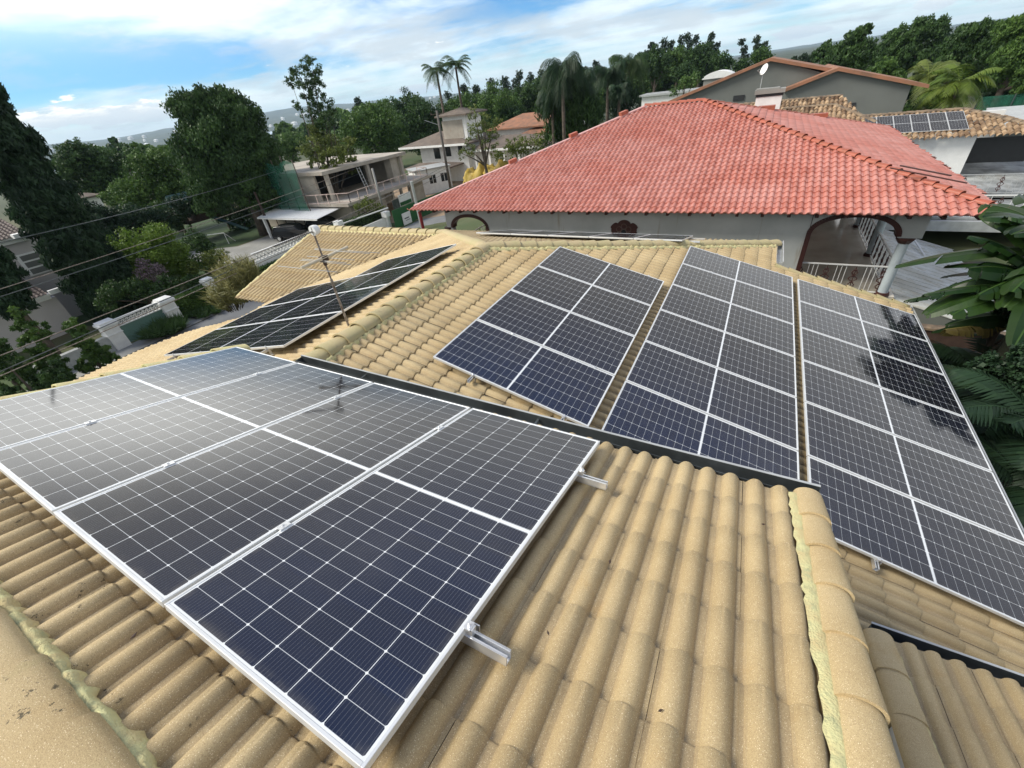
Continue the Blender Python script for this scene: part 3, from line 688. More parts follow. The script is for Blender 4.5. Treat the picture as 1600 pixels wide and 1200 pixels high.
for cidx, nr in ((0, 4), (1, 3)):
    for r_ in range(nr):
        lab = '%s solar panel of the %s column on the left slope %s' % (['nearest', 'second', 'third', 'farthest'][r_], ['upper', 'lower'][cidx], ['next to the ridge', 'towards the hedge'][cidx])
        panel(oC + eC * (cidx * 2.30) - fC * ((r_ + 1) * 1.154 - .02), eC, fC, lab, 'solar panels on the left roof slope')
    for q, qn in ((.5, 'upper'), (1.78, 'lower')):
        base = oC + eC * (cidx * 2.30 + q) - nC * (.0575); Lr = nr * 1.154 - .02
        cl = [(base, -1)] + [(base - fC * (1.154 * j - .010), 0) for j in range(1, nr)]
        rail(base + fC * .14, base - fC * (Lr + .1), '%s rail under the %s column of the left slope array' % (qn, ['upper', 'lower'][cidx]), 'mounting rails on the left roof slope', cl, nC)
aF = math.radians(14.6); eF = V((0, -math.cos(aF), math.sin(aF))); fF = V((1, 0, 0))
for i in range(5):
    panel(V((-7.05 + i * 1.154, 12.75, -3.93)), eF, fF, '%s dark solar panel on the far slope just behind the hip tiles' % ['leftmost', 'second from left', 'middle', 'second from right', 'rightmost'][i], 'solar panels behind the hip')
for yy, qn in ((11.0, 'nearer'), (12.3, 'farther')):
    zz = -3.93 + math.tan(aF) * (12.75 - yy) - .06
    rail((-7.2, yy, zz), (-.95, yy, zz), '%s rail under the row of panels behind the hip' % qn, 'mounting rails behind the hip', (), (0, .25, .97))

# ------------------------------------------------------------------ antenna
mx_, my_ = -5.215, 3.85
an = T('television_antenna', 'rusty mast with two old yagi antennas standing beside the ridge', 'antenna', (mx_, my_, -2.79))
m = MB(); m.tube([(mx_, my_, -2.80), (mx_, my_, -2.0)], .017, 10); m.tube([(mx_, my_, -2.0), (mx_, my_, -1.24)], .013, 10)
m.tube([(mx_, my_, -2.02), (mx_, my_, -1.98)], .021, 10); m.build('mast', [MT_RUST], an, True, auto=40)
za = -1.655; y0, y1 = P(468, 418, x=mx_).y, P(540, 385, x=mx_).y
m = MB(); m.tube([(mx_ + .03, y0, za), (mx_ + .03, y1, za)], .021, 12); m.build('thick_boom', [MT_CREAM], an, True, auto=40)
m = MB()
for t, L_ in ((.06, .55), (.42, .40), (.56, .44), (.93, .62)):
    y_ = y0 + (y1 - y0) * t; m.tube([(mx_ - L_, y_, za - .03), (mx_ + L_ + .1, y_, za - .03)], .0045, 6)
m.tube([(mx_ - .5, y0 + .38, za - .06), (mx_ + .55, y0 + .38, za - .06)], .0045, 6); m.tube([(mx_ - .42, y0 + .62, za + .02), (mx_ + .7, y0 + .62, za + .02)], .0045, 6)
m.build('element_rods', [MT_GUTW], an, True)
m = MB(); m.box((mx_ - .03, my_ - .05, za - .05), (mx_ + .05, my_ + .05, za + .02)); m.tube([(mx_, my_, za - .11), (mx_, my_, za - .07)], .026, 10); m.build('bracket', [MT_WOOD], an)
z2 = -1.285; ya, yb = P(428, 384, x=mx_).y, my_ + .02
m = MB(); m.tube([(mx_, ya, z2 - .01), (mx_, yb, z2 - .01)], .009, 8)
n_ = 22
for i in range(n_):
    y_ = ya + (yb - ya) * (i + .5) / n_; m.tube([(mx_ - .045, y_, z2 - .01), (mx_ + .045, y_, z2 - .01)], .005, 6)
m.build('toothed_boom', [MT_BLACK], an)
m = MB(); m.tube([(mx_, yb - .03, z2), (mx_, yb + .02, z2), (mx_, yb + .06, z2)], [.066, .066, .055], 20); m.build('white_drum', [MT_WHITE], an, True, auto=40)

# ================================================================== TERRAIN
def sst(a, b, x): t = min(1, max(0, (x - a) / (b - a))); return t * t * (3 - 2 * t)
def ground(x, y):
    r = math.hypot(x, y)
    z = GZ + (-11.55 - GZ) * sst(-17, -30, x)
    if x > -17: z = GZ - 1.3 * sst(34, 60, y)
    if y > 60 and x > -60: z += 0
    if r > 140:
        az = math.degrees(math.atan2(x, y))
        west = sst(-25, -45, az)
        z += (-54 * west) * sst(140, 1500, r)
        far = sst(3300, 5200, r) * (58 * west) + sst(500, 6000, r) * 10 * (1 - west)
        z += far
        if r > 5000:
            z += (1.6 * west + .30 * (1 - west)) * sst(4800, 8600, r) * (22 + 30 * math.sin(az * .05 + 1) ** 2 + 14 * math.sin(az * .22) + 8 * math.sin(az * .6 + 1))
    return z
rs = [0, 5, 10, 15, 20, 24, 28, 32, 36, 42, 50, 60, 75, 95, 120, 150, 200, 280, 400, 600, 900, 1300, 1700, 2100, 2600, 3300, 3700, 4200, 5000, 5600, 6300, 7000, 7800, 8600, 9500]
v = []; f = []; NA = 240
for i, r in enumerate(rs):
    for k in range(NA):
        a = 2 * math.pi * k / NA; x_, y_ = r * math.sin(a), r * math.cos(a)
        v.append((x_, y_, ground(x_, y_) + (0 if r < 5200 else 9 * math.sin(k * 1.7 + i * 2.1) + 6 * math.sin(k * .61 + i))))
for i in range(len(rs) - 1):
    for k in range(NA):
        k2 = (k + 1) % NA
        f.append((i * NA + k, (i + 1) * NA + k, (i + 1) * NA + k2, i * NA + k2))
g = mesh_obj('ground', v, np.array(f), [MT_GROUND], None, True); tag(g, kind='structure')
nt = MT_GROUND.node_tree; X = NX(nt); pos = X.n('ShaderNodeNewGeometry').outputs['Position']
c_ = X.mix(X.ramp(X.noise(pos, .05, 5, .6), .35, .65), (0.05, 0.08, 0.025), (0.11, 0.10, 0.05))
c2 = X.mix(X.ramp(X.noise(pos, .004, 8, .7), .40, .62), (0.020, 0.035, 0.018), (0.060, 0.075, 0.04))
ln = X.n('ShaderNodeVectorMath', operation='LENGTH'); nt.links.new(pos, ln.inputs[0])
c_ = X.mix(X.ramp(ln.outputs['Value'], 90, 200), c_, c2)
nt.links.new(c_, nt.nodes['Principled BSDF'].inputs['Base Color'])
# lake
a0, a1 = math.radians(-88), math.radians(-47); pts = []
for k in range(30):
    a = a0 + (a1 - a0) * k / 29; r = 3340 + 160 * math.sin(k * .9) ; pts.append((r * math.sin(a), r * math.cos(a)))
for k in range(30):
    a = a1 + (a0 - a1) * k / 29; r = 2050 + 120 * math.sin(k * 1.3); pts.append((r * math.sin(a), r * math.cos(a)))
MT_WATER = M('lake_water', (0.30, 0.36, 0.40), 0.22, amt=0.1, ns=.002, spec=0.8)
m = MB(); m.add([(x, y, -60.0) for x, y in pts], [tuple(range(len(pts)))[::-1]]); lk = m.build('lake', [MT_WATER]); tag(lk, kind='structure')
# street, pavement, lawns (sheets a few millimetres above each other)
def sheet(name, poly, dz_, mat, zz=None, n=1):
    m = MB(); P_ = [(x, y, (ground(x, y) if zz is None else zz) + dz_) for x, y in poly]
    m.add(P_, [tuple(range(len(P_)))]); o = m.build(name, [mat]); tag(o, kind='structure'); return o
sheet('road', [(-34.4, -30), (-30.2, -30), (-30.2, 120), (-34.4, 120)], .02, MT_ASPH, -11.55)
sheet('pavement', [(-36.2, -30), (-34.45, -30), (-34.45, 20), (-36.2, 20)], .05, MT_PAVE, -11.55)
sheet('driveway', [(-60, 19.5), (-36.4, 26.5), (-36.4, 29.5), (-44, 31.5), (-44, 38), (-52, 38), (-52, 28), (-60, 24)], .03, MT_PAVE, -11.55)
sheet('lawn', [(-75, 20), (-75, 50), (-52.5, 50), (-52.5, 28), (-60, 24), (-60, 21)], .02, MT_LAWN, -11.55)
sheet('garden_lawn', [(-60, 6), (-36.4, 12), (-36.4, 26), (-60, 19)], .012, MT_LAWN, -11.55)
sheet('building_plot', [(-52, 34), (-36, 39), (-30, 44), (-26, 75), (-52, 75)], .024, MT_SOIL, -11.55)
sheet('dark_yard', [(3.2, 0), (20, 0), (20, 14), (3.2, 14)], .02, M('shade_toned_soil', (0.035, 0.025, 0.018), .95), GZ)  # soil colour darkened to stand in for the shade over this yard

# ================================================================== FOLIAGE TOOLS
def leafcloud(cent, rad, nl, size, parent, mat, name='crown', clumps=30, droop=0.0, flat=0.75, elong=1.0, shell=.55, cz=1.0):
    """many leaf-sized faces gathered in clumps through several ellipsoids"""
    allv = []; allt = []
    for c_, r_ in zip(cent, rad):
        c_ = np.array(c_, float); r3 = np.array([r_, r_, r_ * cz]) if np.isscalar(r_) else np.array(r_, float)
        k = max(6, int(clumps)); n = int(nl * (np.mean(r3) / np.mean([np.mean(q) for q in rad])) ** 2) if len(rad) > 1 else int(nl)
        dirs = RNG.normal(size=(k, 3)); dirs /= np.linalg.norm(dirs, axis=1)[:, None]
        rr = RNG.uniform(shell, 1.0, k) ** .8
        cc = c_ + dirs * r3 * rr[:, None]; cr_ = RNG.uniform(.18, .36, k) * np.mean(r3); ct = RNG.random(k)
        w = cr_ ** 2; w /= w.sum(); ci = RNG.choice(k, n, p=w)
        off = RNG.normal(size=(n, 3)); off /= np.linalg.norm(off, axis=1)[:, None]
        off *= (RNG.random(n) ** .45)[:, None] * cr_[ci][:, None]; off[:, 2] *= flat
        if droop: off[:, 2] -= droop * RNG.random(n) * cr_[ci]
        p = cc[ci] + off
        nc_ = int(n * .30); w_in = RNG.normal(size=(nc_, 3)); w_in /= np.linalg.norm(w_in, axis=1)[:, None]
        if shell > .4:
            p[:nc_] = c_ + w_in * r3 * (RNG.random(nc_) ** .5 * .80)[:, None]
        nrm = off / (np.linalg.norm(off, axis=1)[:, None] + 1e-6) + RNG.normal(size=(n, 3)) * .65 + np.array([0, 0, .25])
        nrm /= np.linalg.norm(nrm, axis=1)[:, None]
        a = np.cross(nrm, RNG.normal(size=(n, 3))); a /= np.linalg.norm(a, axis=1)[:, None]
        if droop: a[:, 2] -= 1.2; a /= np.linalg.norm(a, axis=1)[:, None]
        b_ = np.cross(nrm, a); b_ /= np.linalg.norm(b_, axis=1)[:, None] + 1e-6
        s_ = size * RNG.uniform(.6, 1.35, n)[:, None]
        if shell > .4: s_[:nc_] *= 1.7
        a = a * s_ * .5 * elong; b_ = b_ * s_ * .5 / elong ** .5
        q = np.stack([p - a, p + b_ * .8 - a * .1, p + a, p - b_ * .8 + a * .1], 1)
        allv.append(q.reshape(-1, 3)); allt.append(np.clip(ct[ci] * .6 + RNG.random(n) * .45, 0, 1) ** 1.3)
    v = np.concatenate(allv); t = np.concatenate(allt); f = np.arange(len(v)).reshape(-1, 4)
    return mesh_obj(name, v, f, [mat], parent, False, True, fattr=t)
def pxr(p, rpx): p = V(p); return rpx * p.dot(FWD) / F * math.sqrt(max(.2, p.dot(FWD) / p.length))
def tree(name, label, cat, blobs, d, mat, group=None, dens=1.25, leaf=3.3, gz=None, trunk=.22, droop=0, elong=1.0, cz=1.0, clumps=26, flat=.75, limbs=True, tm=None, dj=.25, shell=.55, straight=False):
    cs = []; rd = []
    for (u, v_, r_) in blobs:
        p = P(u, v_, d=d); r = pxr(p, r_)
        p = P(u, v_, d=d + RNG.uniform(-dj, dj) * r); cs.append(np.array(p)); rd.append(r)
    W_ = np.array(rd); cm = (np.array(cs) * W_[:, None]).sum(0) / W_.sum()
    low = min(cs, key=lambda c_: c_[2]); bx, by = cm[0], cm[1]
    gz_ = ground(bx, by) if gz is None else gz
    t = T(name, label, cat, (bx, by, gz_), group)
    sz = leaf * .74 * V(cm).dot(FWD) / F
    nl = 1.9 * dens * np.mean([b_[2] for b_ in blobs]) ** 2
    leafcloud(cs, rd, max(60, nl), sz, t, mat, clumps=clumps, droop=droop, elong=elong, cz=cz, flat=flat, shell=shell)
    if trunk:
        m = MB(); top = V(cm); b0 = V((bx, by, gz_ - .1)); hgt = top.z - b0.z
        fork = b0 + V((0, 0, hgt * .55))
        m.tube([b0, b0 + V((.1, .05, hgt * .3)), fork, top], [trunk * 1.25, trunk, trunk * .8, trunk * .25], 8)
        if limbs:
            for c_, r in list(zip(cs, rd))[:7]:
                e = V(c_); mid = fork.lerp(e, .5) + V((0, 0, .1 * r)); m.tube([fork - V((0, 0, .3 * trunk)), mid, e], [trunk * .6, trunk * .4, trunk * .12], 6)
        m.build('trunk', [tm or MT_BARK], t, True)
    return t
def frond(out, tv, base, az, L, rise, droop, ll, n=34, w=.05, hang=.5, twist=0.0):
    """feather leaf: rachis with two rows of leaflets"""
    base = V(base); h = V((math.cos(az), math.sin(az), 0)); side = V((-math.sin(az), math.cos(az), 0)); t0 = random.random() * .6
    pr = None
    for i in range(n + 1):
        t = i / n; p = base + h * (L * t * (1 - .15 * t)) + V((0, 0, L * (rise * t - droop * t * t)))
        if pr is not None:
            d = (p - pr).normalized(); up = side.cross(d)
            r = .012 * L * (1 - t) + .004
            out += [pr + side * r, pr - side * r, p - side * r, p + side * r]; tv.append(.8)
            if t > .10:
                l_ = ll * (math.sin(math.pi * min(1, t * .92 + .06)) ** .6) * random.uniform(.85, 1.1)
                for s_ in (-1, 1):
                    tip = p + (side * s_ * 1.0 + d * .55 + up * .12).normalized() * l_ - V((0, 0, hang * l_ * random.uniform(.7, 1.2)))
                    mid = p.lerp(tip, .5) + V((0, 0, hang * l_ * .22)); ww = d * w * .5
                    out += [p - ww * .6, p + ww * .6, mid + ww, mid - ww]; tv.append(min(1, t0 + random.random() * .4))
                    out += [mid - ww, mid + ww, tip + ww * .15, tip - ww * .15]; tv.append(min(1, t0 + random.random() * .4))
        pr = p
def palm(name, label, foot, height, L, nf, mat, group=None, ll=.55, w=.05, hang=.6, lean=(0, 0), tr=.16, n=30, drp=.75, cat='palm tree'):
    foot = V(foot); t = T(name, label, cat, foot, group); top = foot + V((lean[0], lean[1], height))
    m = MB(); m.tube([foot - V((0, 0, .2)), foot.lerp(top, .5) + V((lean[0] * -.1, 0, 0)), top], [tr * 1.3, tr, tr * .75], 10)
    m.build('trunk', [MT_BARK], t, True)
    out = []; tv = []
    for i in range(nf):
        el = random.uniform(0, 1); frond(out, tv, top + V((0, 0, random.uniform(-.1, .15))), i * 2.399 + random.uniform(-.2, .2), L * random.uniform(.85, 1.1), 1.15 * (1 - el) + .05, drp * (.75 + .45 * el), ll, n, w, hang)
    v = np.array([tuple(p) for p in out], dtype=np.float32)
    mesh_obj('fronds', v, np.arange(len(v)).reshape(-1, 4), [mat], t, False, True, fattr=tv)
    return t
def spiky(name, label, cat, foot, h, r, n, mat, group=None, L=.5, w=.04, el=.2):
    """shrub of upright stems with needle tufts"""
    foot = V(foot); t = T(name, label, cat, foot, group); out = []; tv = []; m = MB()
    for i in range(n):
        a = random.uniform(0, 6.28); rr = r * math.sqrt(random.random()); hh = h * random.uniform(.45, 1) * (1 - .4 * (rr / r) ** 2)
        top = foot + V((math.cos(a) * rr, math.sin(a) * rr, hh)); b_ = foot + V((math.cos(a) * rr * .35, math.sin(a) * rr * .35, 0))
        m.tube([b_, b_.lerp(top, .6) + V((0, 0, .03)), top], [.02, .014, .006], 5)
        t0 = random.random() * .6
        for k in range(46):
            q = b_.lerp(top, random.uniform(.3, 1.0)); d = V((random.gauss(0, 1), random.gauss(0, 1), abs(random.gauss(.3, .6)) + el)).normalized()
            s_ = d.orthogonal().normalized() * w * .5; l_ = L * random.uniform(.4, 1)
            out += [q - s_, q + s_, q + d * l_ + s_ * .1, q + d * l_ - s_ * .1]; tv.append(min(1, t0 + random.random() * .4))
    m.build('stems', [MT_BARK], t, True)
    v = np.array([tuple(p) for p in out], dtype=np.float32)
    mesh_obj('foliage', v, np.arange(len(v)).reshape(-1, 4), [mat], t, False, True, fattr=tv)
    return t

# ================================================================== RED ROOF HOUSE
RZ, RS = -3.90, .294; FL = -6.5
RH = T('red_roof_house', 'white house with a red glazed tile hip roof and arched patio openings', 'house', (-4, 24, FL))
zR = lambda y: RZ + RS * (y - 15.2)
crR = .285 * math.hypot(1, RS)
apE, apW = (-2.75, 23.6), (-5.55, 23.6)
tiled('roof_slope', (-13.6, 23.6, zR(23.6)), (1, 0, 0), dvec(RS, (0, -1)), 19.4, 8.77, [(-13.55, 15.0), (-5.15, 23.6), apE, (5.78, 15.0)], MT_RED, RH, .2, crR, prof_red, seg=8, per=1, step=.034, jit=.002)
tiled('roof_slope', (-2.78, 15.2, zR(23.6)), (0, 1, 0), dvec(RS, (1, 0)), 17, 8.8, [(-2.7, 23.6), (5.7, 15.2), (5.7, 32), ], MT_RED, RH, .2, crR, prof_red, seg=6, per=1, step=.034, jit=.002)
m = MB()
m.slab([(-13.5, 15.25, RZ - .03), (5.6, 15.25, RZ - .03), (-2.75, 23.58, zR(23.58) - .04), (-5.2, 23.58, zR(23.58) - .04)], .05)
m.slab([(5.58, 15.3, RZ - .03), (5.58, 31.9, RZ - .03), (-2.72, 23.6, zR(23.6) - .04)], .05)
m.slab([(5.5, 31.9, RZ - .03), (-13.5, 31.9, RZ - .03), (-5.2, 23.62, zR(23.6) - .04), (-2.7, 23.62, zR(23.6) - .04)], .05)
m.slab([(-13.5, 31.9, RZ - .03), (-13.5, 15.3, RZ - .03), (-5.2, 23.6, zR(23.6) - .04)], .05)
m.build('roof_deck', [MT_REDCAP], RH)
caps('hip_capping', (5.62, 15.22, RZ + .03), (-2.75, 23.6, zR(23.6) + .03), RH, w=.13, h=.10, L=.36, mat=MT_REDCAP, flip=False, over=.03, taper=.78)
caps('hip_capping', (5.6, 31.9, RZ + .02), (-2.75, 23.6, zR(23.6) + .02), RH, w=.11, h=.08, L=.36, mat=MT_REDCAP)
caps('ridge_capping', (-5.3, 23.6, zR(23.6) + .03), (-2.7, 23.6, zR(23.6) + .03), RH, w=.13, h=.10, L=.36, mat=MT_REDCAP)
m = MB(); a = V((-13.4, 15.4, RZ + .06)); b_ = V((-5.2, 23.6, zR(23.6) + .06)); m.bar(a, b_, .22, .05); m.build('hip_flashing', [MT_PINK], RH)
for t in (.40, .66, .88): p = a.lerp(b_, t); q = a.lerp(b_, t + .03); m = MB(); m.bar(p + V((0, 0, .1)), q + V((0, 0, .1)), .24, .14); m.build('ridge_block', [MT_REDCAP], RH)
for t in (.42, .70): p = V((5.6, 31.9, RZ)).lerp(V((-2.75, 23.6, zR(23.6))), t); m = MB(); m.box(p + V((-.35, -.2, 0)), p + V((.35, .2, .18))); m.build('ridge_block', [MT_REDCAP], RH)
m = MB(); m.bar((3.35, 16.9, -3.10), (4.9, 16.0, -3.35), .03, .03); m.bar((3.6, 17.1, -3.08), (4.6, 16.3, -3.22), .05, .03); m.build('slipped_batten', [MT_BROWN], RH)
for i in range(27): x_ = -13.0 + i * .7; m = MB(); m.box((x_, 15.22, RZ - .17), (x_ + .09, 15.9, RZ - .09)); m.build('rafter_tail', [MT_BROWN], RH)
# south wall with two arches
xl, xr, wt = -12.16, 4.42, -3.98
def archz(x, x0, x1, zs, rise, p=2.0):
    t = (x - (x0 + x1) / 2) / ((x1 - x0) / 2); return zs + rise * max(0, 1 - abs(t) ** p) ** (1 / p)
AR = (1.72, 3.88, -4.68, .58, 2.1); AL = (-11.72, -9.88, -4.82, .52, 2.1)
def wall_arch(m, x0, x1, A_, y0, y1, n=30):
    for i in range(n):
        xa, xb = x0 + (x1 - x0) * i / n, x0 + (x1 - x0) * (i + 1) / n
        m.ylayer([(xa, archz(xa, *A_)), (xb, archz(xb, *A_)), (xb, wt), (xa, wt)], y0, y1)
m = MB(); y0, y1 = 15.7, 15.95
m.box((-11.72 - .3, y0, -5.0), (-11.72, y1, wt)); m.box((AL[1], y0, -8), (AR[0], y1, wt)); m.box((AR[1], y0, -4.72), (xr, y1, wt))
wall_arch(m, AL[0], AL[1], AL, y0, y1); wall_arch(m, AR[0], AR[1], AR, y0, y1)
m.box((xr - .25, y1, -4.75), (xr, 31, wt)); m.box((1.3, 16.0, -8), (1.5, 31, wt)); m.box((-12, 22, -8), (1.3, 22.2, wt)); m.box((-12.0, 30.8, -8), (xr, 31, wt))
m.build('wall', [MT_GREYWALL], RH)
def trim(A_, n=36, w=.13, legs=(None, None)):
    m = MB(); x0, x1 = A_[0], A_[1]; pts = []
    if legs[0] is not None: pts += [(x0, legs[0]), (x0, A_[2])]
    for i in range(n + 1):
        t = math.pi * i / n; x_ = (x0 + x1) / 2 - math.cos(t) * (x1 - x0) / 2; pts.append((x_, archz(x_, *A_)))
    if legs[1] is not None: pts += [(x1, legs[1])]
    for (xa, za_), (xb, zb_) in zip(pts[:-1], pts[1:]):
        if abs(xa - xb) + abs(za_ - zb_) < 1e-4: continue
        m.bar((xa, 15.82, za_), (xb, 15.82, zb_), .30, w, 0, (0, 0, 1) if abs(xa - xb) > .01 else (1, 0, 0))
    return m
m = trim(AR, legs=(-6.5, None)); m.build('arch_trim', [MT_BROWN], RH)
m = trim(AL, legs=(None, -6.5)); m.build('arch_trim', [MT_BROWN], RH)
def column(x, y, zt, par, r=.135):
    m = MB(); m.tube([(x, y, FL), (x, y, zt)], [r, r * .95], 20); c_ = m.build('column', [MT_COL], par, True, auto=40)
    k = MB(); k.tube([(x, y, zt - .02), (x, y, zt + .02), (x, y, zt + .10), (x, y, zt + .16)], [r, .17, .23, .23], 8); k.build('capital', [MT_BROWN], par)
    b_ = MB(); b_.tube([(x, y, FL), (x, y, FL + .10)], [r * 1.4, r * 1.25], 12); b_.build('column_base', [MT_BROWN], par)
for (x, y, zt) in ((4.10, 15.83, -4.88), (4.20, 19.4, -4.88), (4.20, 23.0, -4.88), (4.20, 26.6, -4.88), (-12.0, 15.83, -4.98)): column(x, y, zt, RH)
m = MB(); m.box((1.5, 15.72, FL - .3), (4.4, 31, FL)); m.build('patio_floor', [MT_FLOOR], RH)
m = MB(); m.box((-12.4, 15.72, FL - .3), (-9.5, 22, FL)); m.build('patio_floor', [MT_FLOOR], RH)
def ornament(m, a, b_, c_, s_=1.0):
    """scrolled iron ornament: a = foot, b_ = top, c_ = sideways unit"""
    a = V(a); b_ = V(b_); c_ = V(c_); H_ = b_ - a
    m.tube([a, b_], .012 * s_, 5)
    for f0, f1, w in ((.10, .32, .08), (.36, .60, .11), (.62, .84, .07)):
        for sg in (-1, 1):
            pts = [a + H_ * (f0 + (f1 - f0) * k / 8) + c_ * sg * w * s_ * math.sin(math.pi * k / 8) for k in range(9)]
            m.tube(pts, .014 * s_, 5)
    for f in (.32, .60, .84): m.tube([a + H_ * f - c_ * .05 * s_, a + H_ * f + c_ * .05 * s_], .02 * s_, 5)
def railing(a, b_, z0, z1, par, n_orn, name='railing', mt=None, bars=3):
    a = V(a); b_ = V(b_); d = (b_ - a); e = d.normalized(); up = V((0, 0, 1))
    m = MB(); m.bar(a + up * z1, b_ + up * z1, .05, .035); m.bar(a + up * (z0 + .06), b_ + up * (z0 + .06), .03, .02)
    for i in range(n_orn):
        for k in range(bars):
            p = a + d * ((i + .5 + (k - (bars - 1) / 2) * .16) / n_orn); m.bar(p + up * z0, p + up * z1, .014, .014, 0, e)
    ro = m.build(name, [mt or MT_WHITE], par)
    for i in range(n_orn + 1):
        o = MB(); p = a + d * min(.985, max(.015, i / n_orn)); ornament(o, p + up * (z0 + .08), p + up * (z1 - .03), e)
        o.build('railing_ornament', [MT_BROWN], par)
    return ro
railing((1.75, 15.83, 0), (3.98, 15.83, 0), FL, FL + .88, RH, 3)
railing((4.20, 16.0, 0), (4.20, 19.25, 0), FL, FL + .88, RH, 6, mt=MT_WHITE)
railing((4.20, 19.55, 0), (4.20, 22.85, 0), FL, FL + .88, RH, 6, mt=MT_WHITE)
railing((4.20, 23.15, 0), (4.20, 26.45, 0), FL, FL + .88, RH, 6, mt=MT_WHITE)
railing((-11.9, 17.5, 0), (-11.9, 21.9, 0), FL, FL + .95, RH, 7)
m = MB(); m.box((-13.2, 15.3, -6.2), (-12.2, 15.36, -5.9)); m.box((-12.0, 17.6, FL), (-9.9, 17.7, FL + .35)); m.build('parapet', [MT_WHITE], RH)
# flower-shaped window in the wall
m = MB(); cx, cz_ = -4.0, -4.78
pts = []
for k in range(72):
    t = 2 * math.pi * k / 72; r = .34 + .085 * abs(math.cos(2.5 * (t - math.pi / 2))) ** .5 + (.05 if int((t - math.pi / 2) / (math.pi / 5)) % 2 else 0); pts.append((cx + r * math.cos(t) * 1.12, cz_ + r * math.sin(t)))
m.ylayer(pts, 15.66, 15.699); m.build('window_plate', [MT_BROWN], RH)
m = MB()
for k in range(6):
    t = math.pi / 2 + k * math.pi / 3; px_, pz_ = cx + .2 * math.cos(t), cz_ + .2 * math.sin(t)
    m.tube([(px_ + .095 * math.cos(a), 15.652, pz_ + .095 * math.sin(a)) for a in np.linspace(0, 2 * math.pi, 13)], .012, 5)
m.tube([(cx + .10 * math.cos(a), 15.652, cz_ + .10 * math.sin(a)) for a in np.linspace(0, 2 * math.pi, 13)], .014, 5)
m.build('window_tracery', [M('tracery', (.13, .085, .07), .6)], RH)
m = MB(); m.tube([(cx + .0, 15.655, cz_), (cx, 15.648, cz_)], .09, 12); m.build('window_glass', [MT_GLASS], RH)
m = MB(); m.tube([(1.70, 15.69, -4.0), (1.71, 15.69, -4.62)], .008, 5); m.build('cable', [MT_BROWN], RH)

# ================================================================== EAST SIDE: canopy, parapets, dark garden
CN = T('canopy_roof', 'pale stained fibre cement canopy roof lying beside the arched patio', 'canopy', (7, 20, -9.5))
zc = lambda x: -6.8 - .30 * (x - 4.95)
nx_ = 40; v = []; f = []
m = MB(); m.slab([(4.5, 15.9, zc(4.5)), (11, 15.9, zc(11)), (11, 24.2, zc(11)), (4.5, 24.2, zc(4.5))], .03); m.slab([(11.02, 14.5, zc(11)), (19, 14.5, zc(11) - .4), (19, 24.2, zc(11) - .4), (11.02, 24.2, zc(11))], .03); m.build('roof_sheet', [MT_CANOPY], CN)
m = MB()
for i in range(21):
    y_ = 16.0 + i * .41; m.bar((4.52, y_, zc(4.52) + .004), (10.98, y_, zc(10.98) + .004), .035, .022)
m.build('sheet_ribs', [MT_CANOPY], CN)
m = MB(); m.box((4.5, 24.22, -6.95), (13, 24.45, -6.55)); m.build('gutter', [MT_GUTW], CN)
m = MB(); m.ylayer([(4.5, -9.6), (13, -9.6), (13, zc(13) - .04), (4.5, zc(4.5) - .04)], 15.92, 16.05); m.build('end_wall', [MT_GABLE], CN)
m = MB(); m.bar((6.2, 24.2, -6.9), (6.45, 21.8, zc(6.4) + .03), .06, .03); m.build('pale_strip', [MT_WHITE], CN)
SLB = T('concrete_terrace', 'stained pale concrete terrace with iron ornaments beyond the canopy', 'terrace', (11, 32, -7))
m = MB(); m.slab([(4.6, 24.5, -6.45), (22, 24.5, -6.45), (22, 29.4, -6.9), (4.6, 29.4, -6.9)], .1)
m.slab([(6.5, 29.6, -6.72), (26, 29.6, -6.72), (26, 39.5, -6.55), (9.9, 39.5, -6.55), (6.5, 34, -6.6)], .15); m.build('slab', [MT_STAIN], SLB)
railing((5.2, 24.6, 0), (11.2, 24.6, 0), -6.45, -5.62, SLB, 5, mt=MT_WHITE, bars=4)
railing((7.6, 29.7, 0), (14.3, 29.7, 0), -6.72, -5.85, SLB, 5, mt=MT_GUTW, bars=4)
m = MB(); m.bar((6.5, 34, -6.5), (9.9, 39.5, -6.45), .15, .12); m.bar((9.9, 39.5, -6.45), (16, 39.5, -6.45), .15, .12); m.build('coping', [MT_GUTW], SLB)
FW = T('garden_wall', 'low brown garden wall in the shade below the banana plant', 'wall', (9, 14, GZ))
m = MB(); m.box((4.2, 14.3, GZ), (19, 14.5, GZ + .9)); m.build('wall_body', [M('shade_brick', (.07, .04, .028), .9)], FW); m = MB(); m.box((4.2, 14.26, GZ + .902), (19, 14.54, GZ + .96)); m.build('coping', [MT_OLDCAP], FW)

# ================================================================== HOUSES BEHIND ON THE RIGHT
NH = T('old_tile_house', 'low house with weathered cream and brown barrel tiles behind the red roof', 'house', (6, 36, -9))
ys, zs_ = 32.6, -4.62; so_ = .30
zN = lambda y: zs_ + so_ * (y - ys)
tiled('roof_slope', (4.0, 35.6, zN(35.6)), (1, 0, 0), dvec(so_, (0, -1)), 8.6, 3.15, [(4.0, 32.5), (4.0, 35.6), (9.3, 35.6), (12.3, 32.5)], MT_OLD, NH, .23, .38, prof_old, seg=6, per=1, step=.03, jit=.012)
tiled('roof_slope', (9.3, 32.0, zN(35.6)), (0, 1, 0), dvec(so_, (1, 0)), 8, 3.3, [(9.3, 35.6), (12.3, 32.5), (12.3, 39)], MT_OLD, NH, .23, .38, prof_old, seg=6, per=1, step=.03, jit=.012)
caps('ridge_capping', (4.4, 35.6, zN(35.6) + .03), (9.3, 35.6, zN(35.6) + .03), NH, w=.16, h=.10, L=.4, mat=MT_OLDCAP)
